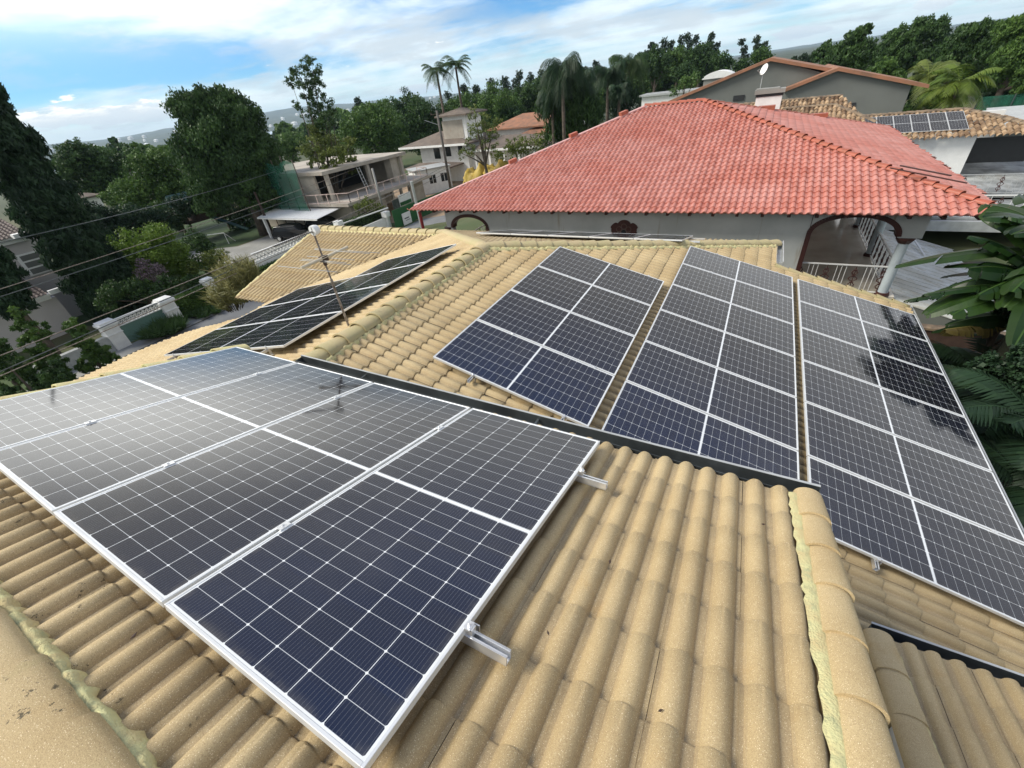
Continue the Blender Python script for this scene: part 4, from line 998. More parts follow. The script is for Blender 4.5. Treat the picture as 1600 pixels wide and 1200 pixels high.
caps('hip_capping', (12.3, 32.5, zN(32.5) + .04), (9.3, 35.6, zN(35.6) + .04), NH, w=.16, h=.10, L=.4, mat=MT_OLDCAP)
tiled('roof_slope', (-4.6, 36.4, -2.62), (1, 0, 0), dvec(.42, (0, -1)), 9.0, 2.2, [(-4.6, 34.2), (-4.6, 36.4), (3.6, 36.4), (4.6, 34.2)], MT_OLD, NH, .23, .38, prof_old, seg=6, per=1, step=.03, jit=.012)
tiled('roof_slope', (0.6, 35.0, -2.95), (1, 0, 0), dvec(.42, (0, -1)), 4.0, 2.0, [(.6, 33), (.6, 35.0), (3.2, 35.0), (4.9, 33)], MT_OLD, NH, .23, .38, prof_old, seg=6, per=1, step=.03, jit=.012)
caps('ridge_capping', (-4.6, 36.4, -2.60), (3.6, 36.4, -2.60), NH, w=.15, h=.09, L=.4, mat=MT_OLDCAP)
caps('ridge_capping', (.6, 35.0, -2.93), (3.2, 35.0, -2.93), NH, w=.15, h=.09, L=.4, mat=MT_OLDCAP)
caps('hip_capping', (3.2, 35.0, -2.93), (5.2, 33.2, -3.75), NH, w=.15, h=.09, L=.4, mat=MT_OLDCAP)
m = MB(); m.box((4.2, 32.9, -9), (9.6, 33.1, zN(32.9) - .1)); m.box((-4.4, 34.6, -9), (4.2, 34.8, -4)); m.box((9.5, 33.1, -9), (9.6, 38, zN(32.9) - .1)); m.box((-4.4, 37, -9), (11.5, 37.2, -4)); m.build('wall', [MT_WHITE], NH)
m = MB(); m.box((9.7, 34.0, -6.1), (12.2, 34.06, -4.9)); m.build('dark_porch', [MT_DARK], NH)
eN = V((0, -1, -so_)).normalized(); fN = V((1, 0, 0))
for i in range(7):
    u0 = 5.45 + (i - 2) * .755
    o = V((u0, 35.15, zN(35.15) + .14)); t = panel(o, eN, fN, '%s pale blue solar panel on the weathered tile roof far behind' % ['leftmost', 'second from left', 'third from left', 'middle', 'third from right', 'second from right', 'rightmost'][i], 'panels on the weathered tile roof')
    t.scale = (.93, .65, 1)
CH = T('white_chimney', 'stout white chimney with a dark band beside the satellite dish', 'chimney', (.0, 33.4, -5))
a = P(1180, 142, y=33); b_ = P(1228, 138, y=33)
m = MB(); xa, xb = a.x, b_.x; zt = a.z
m.box((xa + .12, 33, -5), (xb - .1, 33.9, zt - .34)); m.build('shaft', [MT_WHITE], CH)
m = MB(); m.box((xa + .08, 32.97, zt - .338), (xb - .06, 33.93, zt - .20)); m.build('dark_band', [MT_DARK], CH)
m = MB(); m.box((xa, 32.9, zt - .198), (xb, 34.0, zt)); m.box((xa + .05, 32.95, zt + .003), (xb - .3, 33.9, zt + .06)); m.build('cap_slab', [MT_PAVE], CH)
m = MB(); m.box((xa - .45, 32.8, zt - 1.0), (xa + .1, 33.6, zt - .92)); m.build('flashing', [MT_ORANGE], CH)
DS = T('satellite_dish', 'white satellite dish on a thin post above the chimney', 'satellite dish', (xa + .22, 33.5, zt + .06))
m = MB(); px_ = xa + .22; m.tube([(px_, 33.5, zt + .06), (px_, 33.5, zt + .85)], .02, 8); m.tube([(px_, 33.5, zt + .7), (px_ - .3, 33.2, zt + .95), (px_ - .2, 33.15, zt + 1.02)], .012, 6); m.build('post', [MT_GUTW], DS)
vv = []; ff = []; ax_ = V((-.75, -.55, .35)).normalized(); a1_ = ax_.orthogonal().normalized(); a2_ = ax_.cross(a1_); c0_ = V((px_ + .08, 33.45, zt + .95))
for i in range(6):
    for k in range(24):
        r = .28 * i / 5; t = 2 * math.pi * k / 24; vv.append(tuple(c0_ + a1_ * r * math.cos(t) + a2_ * r * math.sin(t) + ax_ * (.09 * (i / 5) ** 2)))
for i in range(5):
    for k in range(24): ff.append((i * 24 + k, i * 24 + (k + 1) % 24, (i + 1) * 24 + (k + 1) % 24, (i + 1) * 24 + k))
do = mesh_obj('dish', vv, ff, [MT_WHITE], DS, True); sm = do.modifiers.new('s', 'SOLIDIFY'); sm.thickness = .012
GH = T('grey_gable_house', 'large dark grey house with two low brown tiled gables', 'house', (1, 52, -9))
def gp(u, v_, y=46): p = P(u, v_, y=y); return (p.x, p.z)
m = MB()
A_ = [gp(1000, 178, 47.5), gp(1205, 93, 47.5), gp(1330, 125, 47.5), (gp(1330, 125, 47.5)[0], -9), (gp(1000, 178, 47.5)[0], -9)]
m.ylayer(A_, 47.5, 58); m.build('wall', [MT_GABLE], GH)
m = MB(); B_ = [gp(1215, 147), gp(1311, 109), gp(1424, 134), gp(1413, 177), (gp(1413, 177)[0], -9), (gp(1215, 147)[0], -9)]
B_[3] = (B_[2][0], B_[3][1]); m.ylayer(B_, 46, 57); m.build('front_wall', [MT_GABLE], GH)
def slopebar(m, a, b_, y0, y1, t=.22):
    (xa, za_), (xb, zb_) = a, b_
    m.ylayer([(xa, za_ - t), (xb, zb_ - t), (xb, zb_), (xa, za_)], y0, y1)
m = MB(); slopebar(m, gp(1030, 164, 47.2), gp(1205, 90, 47.2), 47.2, 58); slopebar(m, gp(1205, 90, 47.2), gp(1335, 113, 47.2), 47.2, 58)
slopebar(m, gp(1226, 139, 45.7), gp(1311, 105, 45.7), 45.7, 57); slopebar(m, gp(1311, 105, 45.7), gp(1453, 132, 45.7), 45.7, 57); m.build('roof', [MT_ORANGE], GH)
m = MB()
for q in ([(1146, 151), (1163, 147), (1162, 158), (1145, 160)], [(1305, 162), (1337, 159), (1334, 172), (1303, 173)]):
    pts = [gp(u, v_, 45.95 if q[0][0] > 1200 else 47.45) for u, v_ in q]; xs = [p[0] for p in pts]; zz = [p[1] for p in pts]; yy = 45.93 if q[0][0] > 1200 else 47.43
    m.box((min(xs), yy, min(zz) + .1), (max(xs), yy + .06, max(zz) - .05))
m.build('window', [MT_DARK], GH)
FB = T('far_white_building', 'long low white building seen between the pine trunks', 'building', (-14, 105, -9))
m = MB(); a = P(1003, 152, y=105); b_ = P(1060, 128, y=105); m.box((a.x, 105, -9), (b_.x + 3, 112, a.z)); m.build('wall', [MT_WHITE], FB)
m = MB(); m.box((a.x - .5, 104.5, a.z + .004), (b_.x + 3.4, 112, a.z + .35)); m.build('roof', [MT_GUTW], FB)
WB = T('white_dome_roof', 'small building with a pale rounded roof left of the grey gable', 'building', (-6, 85, -9))
a = P(1100, 122, y=85); b_ = P(1133, 117, y=85)
m = MB(); m.box((a.x, 85, -9), (b_.x + 1, 90, a.z - .2)); m.build('wall', [MT_PAVE], WB)
m = MB(); m.ylayer([(a.x - .3 + (b_.x + 1.6 - a.x) * k / 12, a.z - .2 + .9 * math.sin(math.pi * k / 12) ** .6) for k in range(13)], 84.8, 90); m.build('roof', [MT_WHITE], WB)
GF = T('green_court_fence', 'dark green mesh fence along the far right court', 'fence', (22, 66, -9))
m = MB(); a = P(1530, 152, y=66); b_ = P(1640, 148, y=66); m.box((a.x, 66, -9), (b_.x + 12, 66.1, a.z)); m.build('mesh_panel', [MT_NET], GF)
m = MB()
for i in range(8): x_ = a.x + i * 2.6; m.bar((x_, 65.95, -9), (x_, 65.95, a.z + .1), .08, .08)
m.build('post', [MT_STEEL], GF)
SR = T('grey_shed', 'pale grey sheet roof at the right edge beyond the weathered tile roof', 'shed', (17, 44, -9))
a = P(1530, 185, y=44); b_ = P(1600, 176, y=44)
m = MB(); m.slab([(a.x, 42, a.z - .25), (b_.x + 6, 42, a.z - .2), (b_.x + 6, 47, b_.z + .15), (a.x + 1, 47, b_.z + .1)], .08); m.build('roof', [MT_GUTW], SR)
m = MB(); m.box((a.x + 1.2, 42.6, -9), (b_.x + 5.6, 46.5, a.z - .35)); m.build('wall', [MT_GABLE], SR)

# ================================================================== STREET SIDE, LEFT
G0 = -11.55
WL = T('street_gate_wall', 'white rendered gateway with a green panel, lattice top and two stout pillars', 'gate', (-36.3, 10.8, G0))
def pillar(y, zt, par, w=.85, x=-36.4):
    m = MB(); m.box((x - w / 2, y - w / 2, G0), (x + w / 2, y + w / 2, zt - .28)); m.box((x - w * .62, y - w * .62, zt - .278), (x + w * .62, y + w * .62, zt - .12)); m.box((x - w * .52, y - w * .52, zt - .118), (x + w * .52, y + w * .52, zt))
    m.box((x - w * .56, y - w * .56, zt - .9), (x + w * .56, y + w * .56, zt - .84)); return m.build('pillar', [MT_WHITE], par)
zp = P(250, 467, x=-36.4).z
yL, yR, yQ = 9.05, 12.75, 16.1
pillar(yL, zp, WL); pillar(yR, zp, WL)
m = MB(); m.box((-36.45, yL + .43, zp - .66), (-36.3, yR - .43, zp - .60)); m.box((-36.45, yL + .43, zp - .22), (-36.3, yR - .43, zp - .1))
n_ = 11
for i in range(n_):
    ya = yL + .43 + (yR - yL - .86) * i / n_; yb = yL + .43 + (yR - yL - .86) * (i + 1) / n_
    m.bar((-36.37, ya, zp - .6), (-36.37, yb, zp - .22), .06, .04, 0, (1, 0, 0)); m.bar((-36.37, yb, zp - .6), (-36.37, ya, zp - .22), .05, .04, 0, (1, 0, 0))
    m.box((-36.42, yb - .02, zp - .6), (-36.32, yb + .02, zp - .22))
m.build('lattice', [MT_WHITE], WL)
m = MB(); m.box((-36.42, yL + .43, G0 + .1), (-36.35, yR - .43, zp - .665)); m.build('gate_panel', [MT_GREENG], WL)
m = MB(); m.box((-36.6, 4.0, G0), (-36.2, yL - .43, zp - .9)); m.build('side_wall', [MT_GUTW], WL)
PQ = T('hedge_pillar', 'slim white pillar standing at the far end of the clipped hedge', 'pillar', (-36.4, yQ, G0)); pillar(yQ, P(318, 436, x=-36.4).z, PQ, w=.62)
def hedge(name, label, x0, x1, y0, y1, z0, z1, n, mat, leaf=.12):
    t = T(name, label, 'hedge', ((x0 + x1) / 2, (y0 + y1) / 2, z0))
    p = RNG.random((n, 3)); f_ = RNG.integers(0, 3, n)
    p[f_ == 0, 2] = 1 - RNG.random((f_ == 0).sum()) * .08; p[f_ == 1, 0] = 1 - RNG.random((f_ == 1).sum()) * .2; p[f_ == 2, 0] = 1 - RNG.random((f_ == 2).sum()) * .15
    p = p * np.array([x1 - x0, y1 - y0, z1 - z0]) + np.array([x0, y0, z0]) + RNG.normal(0, .05, (n, 3))
    a = RNG.normal(size=(n, 3)); a /= np.linalg.norm(a, axis=1)[:, None]; b_ = np.cross(a, RNG.normal(size=(n, 3))); b_ /= np.linalg.norm(b_, axis=1)[:, None]
    s_ = leaf * RNG.uniform(.5, 1.2, n)[:, None] * .5
    q = np.stack([p - a * s_, p + b_ * s_ * .7, p + a * s_, p - b_ * s_ * .7], 1).reshape(-1, 3)
    cl = np.clip(.5 + .5 * np.sin(p[:, 1] * 2.1 + p[:, 2] * 3.3) * .6 + RNG.normal(0, .25, n), 0, 1)
    mesh_obj('foliage', q, np.arange(len(q)).reshape(-1, 4), [mat], t, fattr=cl)
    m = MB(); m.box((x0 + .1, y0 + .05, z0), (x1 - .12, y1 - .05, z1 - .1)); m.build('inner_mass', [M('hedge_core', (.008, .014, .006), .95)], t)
hedge('clipped_hedge', 'clipped dark green hedge between the gate pillar and the slim pillar', -37.0, -36.1, yR + .5, yQ - .35, G0, zp - .35, 9000, LF_MID)
hedge('clipped_hedge', 'shaggy hedge growing against the lattice topped street wall', -36.1, -35.5, 20.0, 26.9, G0, -10.0, 5000, LF_MID)
hedge('clipped_hedge', 'low dark hedge along the street beyond the straw coloured bamboo', -37.4, -36.5, yQ + .5, 24.0, G0, -9.9, 7000, LF_DARK)
hedge('clipped_hedge', 'dark hedge behind the thin white wall rail next to the carport', -38.4, -37.3, 27.5, 37.5, G0, -9.6, 7000, LF_DARK, .16)
VW = T('street_wall', 'white street wall with a diamond lattice top and box headed posts', 'wall', (-36.2, 29, G0))
m = MB(); m.box((-36.3, 20.2, -10.1), (-36.15, 26.8, -9.55)); m.box((-36.28, 20.2, G0), (-36.2, 26.8, -10.1)); m.box((-36.32, 20.2, -8.98), (-36.12, 26.8, -8.90)); m.build('wall_body', [MT_WHITE], VW)
m = MB()
for i in range(18):
    ya = 20.4 + i * .35
    m.bar((-36.22, ya, -9.54), (-36.22, ya + .35, -8.99), .07, .05, 0, (1, 0, 0)); m.bar((-36.22, ya + .35, -9.54), (-36.22, ya, -8.99), .06, .05, 0, (1, 0, 0))
m.build('lattice', [MT_WHITE], VW)
m = MB(); m.bar((-36.2, 26.8, -9.2), (-36.0, 37.0, -9.43), .12, .10); m.box((-36.25, 26.8, G0), (-36.15, 37, -10.3)); m.build('top_rail', [MT_WHITE], VW)
for y_ in (29.7, 36.4):
    zt = P(530, 345, x=-36).z if y_ < 30 else P(605, 330, x=-36).z
    m = MB(); m.box((-36.15, y_ - .14, G0), (-35.85, y_ + .14, zt - .5)); m.box((-36.35, y_ - .34, zt - .5), (-35.65, y_ + .34, zt + .05)); m.build('post', [MT_WHITE], VW)
# tall shrubs, cypress, left house
CY = T('columnar_cypress', 'very tall dense columnar cypress leaning over the left edge', 'cypress tree', (-43.2, 12.0, G0))
cs = []; rd = []
for i in range(15):
    t = i / 14; z_ = G0 + .8 + 14.6 * t; w_ = 2.05 * (1 - .30 * t) * (0.92 + .08 * math.sin(i * 1.9)); a = i * 2.4
    cs.append((-43.2 + .35 * math.cos(a), 12.2 + .35 * math.sin(a), z_)); rd.append((w_, w_, 1.7))
leafcloud(cs, rd, 9000, .19, CY, LF_CYP, clumps=40, droop=.8, elong=1.9, shell=.7)
m = MB(); m.tube([(-43.2, 11.7, G0 - .2), (-43.2, 11.7, G0 + 19)], [.35, .08], 8); m.build('trunk', [MT_BARK], CY)
CY2 = T('columnar_cypress', 'second dark cypress mass behind the left house, half outside the picture', 'cypress tree', (-40, 7.0, G0))
cs = [(-40.5, 6.6 + .4 * math.sin(i), G0 + 4.5 + i * 1.0) for i in range(8)]; rd = [(1.2, 1.2, 1.2)] * 8
leafcloud(cs, rd, 4500, .18, CY2, LF_CYP, clumps=30, droop=.8, elong=1.8, shell=.7)
m = MB(); m.tube([(-40.5, 6.7, G0 - .2), (-40.5, 6.7, G0 + 14)], [.3, .08], 8); m.build('trunk', [MT_BARK], CY2)
LH = T('left_house', 'grey house with white cornices and dark tiled roofs behind the cypress', 'house', (-52, 5, G0))
m = MB(); m.box((-58, -6, G0), (-48, 12.0, -5.35)); m.box((-47.99, -6, G0), (-44.5, 9.6, -8.9)); m.build('wall', [MT_LILAC], LH)
m = MB()
for zz, x_, w in ((-5.35, -47.9, .5), (-5.12, -47.75, .7)): m.box((x_ - w, -6, zz + .002), (x_ + .15, 11.4, zz + .2))
m.box((-47.5, 10.4, -5.02), (-46.9, 11.9, -4.72)); m.build('cornice', [MT_WHITE], LH)
m = MB()
for zz, x_, w in ((-8.9, -44.4, .5), (-8.68, -44.2, .7)): m.box((x_ - w, -6, zz + .002), (x_ + .15, 9.3, zz + .19))
m.box((-44.2, 9.32, -8.6), (-43.9, 11.5, -8.3)); m.build('lower_cornice', [MT_WHITE], LH)
tiled('roof_slope', (-53, -6, -3.3), (0, 1, 0), dvec(.30, (1, 0)), 17.4, 5.4, [(-53, -6), (-47.4, -6), (-47.4, 11.3), (-53, 11.3)], MT_DARKTILE, LH, .26, .36, prof_old, seg=5, per=1, step=.03, jit=.004)
tiled('roof_slope', (-48, -6, -7.25), (0, 1, 0), dvec(.30, (1, 0)), 15.2, 4.2, [(-48, -6), (-43.9, -6), (-43.9, 9.2), (-48, 9.2)], MT_DARKTILE, LH, .26, .36, prof_old, seg=5, per=1, step=.03, jit=.004)
m = MB(); y0_, y1_, z0_, z1_ = 9.9, 11.7, -7.75, -6.15
m.box((-47.98, y0_, z0_), (-47.9, y1_, z1_)); wf = m.build('window', [MT_WHITE], LH)
for k in range(3):
    m = MB(); m.box((-47.898, y0_ + .2, z1_ - .12 - .5 * k - .38), (-47.88, y1_ - .1, z1_ - .12 - .5 * k)); m.build('pane', [MT_GABLE], wf)
for (x_, y_, h, r_, lab, mt) in ((-32.6, 6.6, 3.0, 1.1, 'ragged juniper just left of the white gateway', LF_MID), (-33.5, 5.4, 4.2, 1.3, 'tall ragged juniper in front of the lower dark roof', LF_MID),
                        (-31, 3.4, 3.8, 1.3, 'dark juniper clump at the left edge above the near panels', LF_DARK), (-29.3, 4.3, 2.3, 1.1, 'low juniper beside the grey driveway patch', LF_DARK), (-33.8, 3.4, 5.2, 1.2, 'upright juniper with pointed tips against the grey wall', LF_MID)):
    t = T('juniper', lab, 'shrub', (x_, y_, G0), 'junipers by the street'); cs = []; rd = []
    for k in range(16):
        a = random.uniform(0, 6.3); q = random.uniform(0, 1); rr = r_ * (1 - q * .75) * .75
        cs.append((x_ + rr * math.cos(a), y_ + rr * math.sin(a), G0 + .3 + q * h)); rd.append((.38, .38, .75))
    leafcloud(cs, rd, 560, .15, t, mt, clumps=8, elong=1.9, shell=.3)
    m = MB(); m.tube([(x_, y_, G0 - .1), (x_, y_, G0 + h * .8)], [.12, .03], 6); m.build('trunk', [MT_BARK], t)
spiky('verge_grass', 'long dark grass and ferns at the foot of the green gate', 'grass clump', (-34.9, 11.4, G0), .7, 1.6, 50, LF_DARK, L=.9, w=.07, el=.5)
spiky('verge_grass', 'long grass at the foot of the hedge right of the gate', 'grass clump', (-35.3, 14.6, G0), .45, 1.4, 50, LF_DARK, L=.55, w=.07, el=.5)
tree('light_green_shrub', 'large light green feathery shrub in the garden left of the playhouse', 'shrub', [(225, 388, 46), (190, 400, 34), (262, 400, 40), (285, 425, 32), (212, 425, 40), (250, 375, 30)], 47, LF_LIGHT, leaf=3.0, gz=G0, dens=1.6, trunk=.12)
tree('dark_round_shrub', 'dark bluish round shrub right of the light green one', 'shrub', [(305, 378, 24), (322, 385, 16), (300, 412, 22), (330, 415, 20)], 50, LF_DARK, leaf=2.8, gz=G0, dens=1.6, trunk=.1)
tree('pink_flowering_bush', 'bush with pinkish flowers behind the gate top', 'bush', [(228, 428, 16), (245, 420, 14), (222, 412, 12), (258, 440, 14)], 42, LF_PINK, leaf=2.4, gz=G0, dens=1.2, trunk=.08)
tree('dark_bush', 'dark shrub mass directly above the gate lattice', 'bush', [(180, 455, 22), (205, 450, 22), (232, 455, 20), (262, 448, 22), (165, 470, 20), (300, 440, 16)], 41, LF_DARK, leaf=2.8, gz=G0, dens=1.5, trunk=.1)
bA = P(392, 468, z=-9.6); bB = P(368, 484, z=-9.6)
spiky('straw_bamboo', 'straw coloured feathery bamboo beside the eave of the left wing', 'bamboo', tuple(bA), 3.4, 1.5, 80, LF_STRAW, L=.75, w=.05, el=.3)
spiky('straw_bamboo', 'second straw coloured bamboo clump nearer the mortared kerb', 'bamboo', tuple(bB), 2.3, 1.2, 50, LF_STRAW, L=.65, w=.045, el=.3)

# carport, car
CP = T('carport', 'white corrugated carport roof on four square posts', 'carport', (-46.4, 34.4, G0))
zc0 = -9.2; tq = [(-51.3, 31.2), (-41.0, 31.2), (-41.3, 36.6), (-53.2, 37.6)]
m = MB(); n_ = 46
for i in range(n_):
    t0, t1 = i / n_, (i + 1) / n_
    def q(t, s_): return V((tq[0][0] + (tq[1][0] - tq[0][0]) * t, 31.2, zc0)).lerp(V((tq[3][0] + (tq[2][0] - tq[3][0]) * t, 37.1, zc0 + .35)), s_)
    a, b_, c_, d_ = q(t0, 0), q(t1, 0), q(t1, 1), q(t0, 1); h_ = V((0, 0, .07)); mm, mn = a.lerp(b_, .5), d_.lerp(c_, .5)
    m.add([a, mm + h_, b_, c_, mn + h_, d_], [(0, 1, 4, 5), (1, 2, 3, 4)])
    m.add([p - V((0, 0, .03)) for p in (a, b_, c_, d_)], [(3, 2, 1, 0)])
m.build('roof_sheet', [MT_WHITE], CP)
for (u, v_) in ((425, 372), (495, 362), (541, 345), (470, 335)):
    p = P(u, v_, z=G0); m = MB(); m.box((p.x - .13, p.y - .13, G0), (p.x + .13, p.y + .13, zc0 + .04)); m.build('post', [MT_WHITE], CP)
m = MB(); m.bar((-51.3, 31.25, zc0 - .06), (-41, 31.25, zc0 - .06), .1, .14); m.build('edge_beam', [MT_WHITE], CP)
def car(loc, rz, label):
    t = T('parked_car', label, 'car', loc); m = MB()
    prof = [(-2.2, .35), (-2.25, .75), (-2.1, .98), (-1.35, 1.05), (-.75, 1.55), (.75, 1.62), (1.75, 1.55), (2.15, 1.05), (2.2, .6), (2.15, .35)]
    n = len(prof); vs = []
    for s_, w in ((-1, .80), (-1, .88), (1, .88), (1, .80)):
        for (x_, z_) in prof:
            ww = w if z_ < 1.1 else w - .16; vs.append((x_, s_ * ww, z_))
    fs = [tuple(range(n)), tuple(range(3 * n, 4 * n))[::-1]]
    for a in range(3):
        for k in range(n): fs.append((a * n + k, a * n + (k + 1) % n, (a + 1) * n + (k + 1) % n, (a + 1) * n + k))
    m.add(vs, fs); b_ = m.build('body', [MT_BLACK], t, world=False); bv = b_.modifiers.new('b', 'BEVEL'); bv.width = .05; bv.segments = 2
    for s_ in (-1, 1):
        m = MB(); y_ = s_ * .735; m.add([(-1.2, y_, 1.1), (1.85, y_, 1.1), (1.6, y_ - s_ * .06, 1.47), (-.7, y_ - s_ * .06, 1.47)], [(0, 1, 2, 3) if s_ < 0 else (3, 2, 1, 0)]); m.build('side_window', [MT_GLASS], t, world=False)
        for x_ in (-1.4, 1.4):
            m = MB(); m.tube([(x_, s_ * .70, .34), (x_, s_ * .92, .34)], .34, 16); w = m.build('wheel', [MT_TYRE], t, world=False)
            m = MB(); m.tube([(x_, s_ * .92, .34), (x_, s_ * .935, .34)], .2, 10); m.build('rim', [MT_ALU], w, world=False)
        m = MB(); m.box((-2.24, s_ * .45, .72), (-2.19, s_ * .8, .86)); m.build('headlight', [MT_WHITE], t, world=False)
    m = MB(); m.add([(-1.38, -.68, 1.08), (-1.38, .68, 1.08), (-.78, .6, 1.53), (-.78, -.6, 1.53)], [(3, 2, 1, 0)]); m.build('windscreen', [MT_GLASS], t, world=False)
    t.rotation_euler = (0, 0, rz); return t
car((-46.3, 31.6, G0), math.radians(200), 'black car parked under the near edge of the white carport')
car((-44.0, 34.4, G0), math.radians(200), 'dark car parked deeper under the white carport')

# construction site
CS = T('unfinished_building', 'unfinished concrete building with open bays and a flat slab', 'building', (-45, 42, G0))
x0_, x1_ = -56, -41.4; ya, yb = 35.2, 48.0
m = MB(); m.slab([(x1_ - 1.2, ya, -5.28), (x1_, yb + .3, -5.28), (x0_, yb + .3, -5.28), (x0_ - 6, ya, -5.28)], .35); m.build('roof_slab', [MT_CONC], CS)
m = MB(); m.box((-58, 34.5, -8.75), (-39.3, 50.0, -8.4)); m.build('floor_slab', [MT_CONC], CS)
m = MB(); m.box((-57, 38, -8.4), (-49.0, 48, -5.65)); m.box((-49, 47.0, -8.4), (-42.6, 47.8, -5.65)); m.box((-43.2, 45.8, -8.4), (-42.1, 47, -5.65)); m.box((-58, 35.4, -8.4), (-44.4, 35.65, -5.65)); m.build('block_wall', [MT_CONC], CS)
for (x_, y_) in ((-42.9, 35.9), (-42.3, 41.8), (-42.0, 47.6)):
    m = MB(); m.box((x_ - .2, y_ - .2, -8.4), (x_ + .2, y_ + .2, -5.64)); m.build('column', [MT_CONC], CS)
m = MB(); m.box((-48.9, 36.5, -8.398), (-48.5, 46.9, -5.66)); m.build('dark_interior', [MT_DARK], CS)
m = MB(); m.box((-57, 35.5, G0), (-40.2, 35.8, -8.76)); m.box((-40.5, 35.8, G0), (-40.2, 41.0, -8.76)); m.build('lower_wall', [MT_CONC], CS)
m = MB(); m.box((-40.6, 46.2, G0), (-40.2, 49, -8.76)); m.build('lower_wall', [MT_CONC], CS)
m = MB(); m.box((-46, 42.2, G0), (-45.8, 49, -8.76)); m.build('lower_wall', [MT_CONC], CS)
for y_ in (41.0, 42.7, 44.4):
    m = MB(); m.box((-40.5, y_, G0), (-40.2, y_ + .3, -8.76)); m.build('column', [MT_CONC], CS)
m = MB(); L1 = [V((-46.9, 33.9, 0)), V((-39.35, 35.0, 0)), V((-39.35, 49.3, 0)), V((-41.5, 50, 0))]
L1[0].x = -45
for a, b_ in zip(L1[:-1], L1[1:]):
    m.bar(a + V((0, 0, -7.42)), b_ + V((0, 0, -7.42)), .07, .07); m.bar(a + V((0, 0, -8.3)), b_ + V((0, 0, -8.3)), .05, .05); n_ = max(1, int((b_ - a).length / 1.35))
    for i in range(n_ + 1): p = a.lerp(b_, i / n_); m.bar(p + V((0, 0, -8.55)), p + V((0, 0, -7.4)), .06, .06)
m.build('guard_rail', [MT_RAIL], CS)
NT = T('debris_netting', 'green debris netting hung on poles at the left end of the building site', 'netting', (-48, 33.7, G0))
v = []; f = []; nxn, nyn = 16, 10
for j in range(nyn + 1):
    for i in range(nxn + 1):
        x_ = -55.0 + 10.2 * i / nxn; v.append((x_, 33.6 + .14 * math.sin(i * 1.3 + j * .6) + 1.0 * (1 - i / nxn), G0 + 1.5 + (6.0 + .25 * math.sin(i)) * j / nyn))
for j in range(nyn):
    for i in range(nxn): a = j * (nxn + 1) + i; f.append((a, a + 1, a + nxn + 2, a + nxn + 1))
_nt = MT_NET.node_tree; _X = NX(_nt); _tr = _X.n('ShaderNodeBsdfTransparent'); _mx = _X.n('ShaderNodeMixShader'); _mx.inputs[0].default_value = .42
_nt.links.new(_nt.nodes['Principled BSDF'].outputs[0], _mx.inputs[1]); _nt.links.new(_tr.outputs[0], _mx.inputs[2]); _nt.links.new(_mx.outputs[0], _nt.nodes['Material Output'].inputs[0])
no = mesh_obj('net', v, np.array(f), [MT_NET], NT, True); 
for i in range(6):
    x_ = -55 + 2.04 * i; m = MB(); m.tube([(x_, 33.75 + (1 - i / 5), G0), (x_, 33.75 + (1 - i / 5), -3.6 + .3 * math.sin(i * 2))], .05, 6); m.build('pole', [MT_BARK], NT)
LD = T('wooden_ladder', 'pale ladder leaning inside an open bay of the unfinished building', 'ladder', (-41.7, 40.2, -8.4))
m = MB()
for dy in (-.22, .22): m.bar((-41.5, 40.2 + dy, -8.4), (-42.4, 40.4 + dy, -5.7), .06, .04)
for i in range(8): p = V((-41.5, 40.2, -8.4)).lerp(V((-42.4, 40.4, -5.7)), (i + .5) / 8); m.bar(p - V((0, .22, 0)), p + V((0, .22, 0)), .04, .04)
m.build('frame', [MT_GUTW], LD)
GFn = T('site_hoarding', 'dark green hoarding with a white notice along the building plot', 'fence', (-34, 40, G0))
m = MB(); a = V((-35.2, 36.6, G0)); b_ = V((-34.6, 49, G0)); m.bar(a + V((0, 0, .95)), b_ + V((0, 0, .95)), .06, 1.9); m.build('boards', [MT_FENCE], GFn)
m = MB(); p = P(636, 341, x=-34.95)
m.box((-35.0, p.y - .72, p.z - .65), (-34.93, p.y + .72, p.z + .65)); m.build('notice', [MT_WHITE], GFn)
m = MB(); m.box((-34.925, p.y - .45, p.z - .0), (-34.92, p.y + .35, p.z + .12)); m.box((-34.925, p.y - .3, p.z - .2), (-34.92, p.y + .5, p.z - .14)); m.build('notice_lines', [MT_STEEL], GFn)
BN = T('site_banner', 'small green and white site banner above the hoarding beside a dark board', 'banner', (-37, 42, G0))
p = P(632, 313, x=-37.5); m = MB(); m.box((-37.5, p.y - 1.0, p.z - .5), (-37.45, p.y + 1.3, p.z + .75)); m.build('banner_sheet', [MT_WHITE], BN)
m = MB(); m.box((-37.44, p.y - .95, p.z - .45), (-37.43, p.y + 1.2, p.z - .05)); m.build('green_stripe', [MT_FENCE], BN)
m = MB(); m.box((-37.5, p.y - 2.2, p.z - 1.2), (-37.42, p.y - 1.05, p.z + .5)); m.build('dark_board', [MT_STEEL], BN)
for dy in (-2.1, 1.2): m = MB(); m.bar((-37.55, p.y + dy, G0), (-37.55, p.y + dy, p.z + .7), .08, .08); m.build('stand_post', [MT_BARK], BN)
RPn = T('red_sheet', 'narrow red sheet wrapped round a post beside the red roof', 'sheet', (-30.8, 36, G0))
a = P(655, 330, x=-31); m = MB(); m.tube([(-31, a.y, -12.0), (-31, a.y, a.z)], .18, 10); m.build('wrap', [MT_REDPAINT], RPn)
m = MB(); m.tube([(-31.1, a.y - .05, -12.0), (-31.1, a.y - .05, a.z + 2.9)], .15, 8); m.build('post', [MT_GUTW], RPn)
CTN = T('white_site_cabin', 'white site cabin with two small dark windows and a flat roof', 'cabin', (-40, 56, G0))
A_, B_, Cc = P(656, 304, z=-11.3), P(708, 293, z=-11.3), None
d = (B_ - A_).normalized(); nrm = V((-d.y, d.x, 0)); top = 2.9
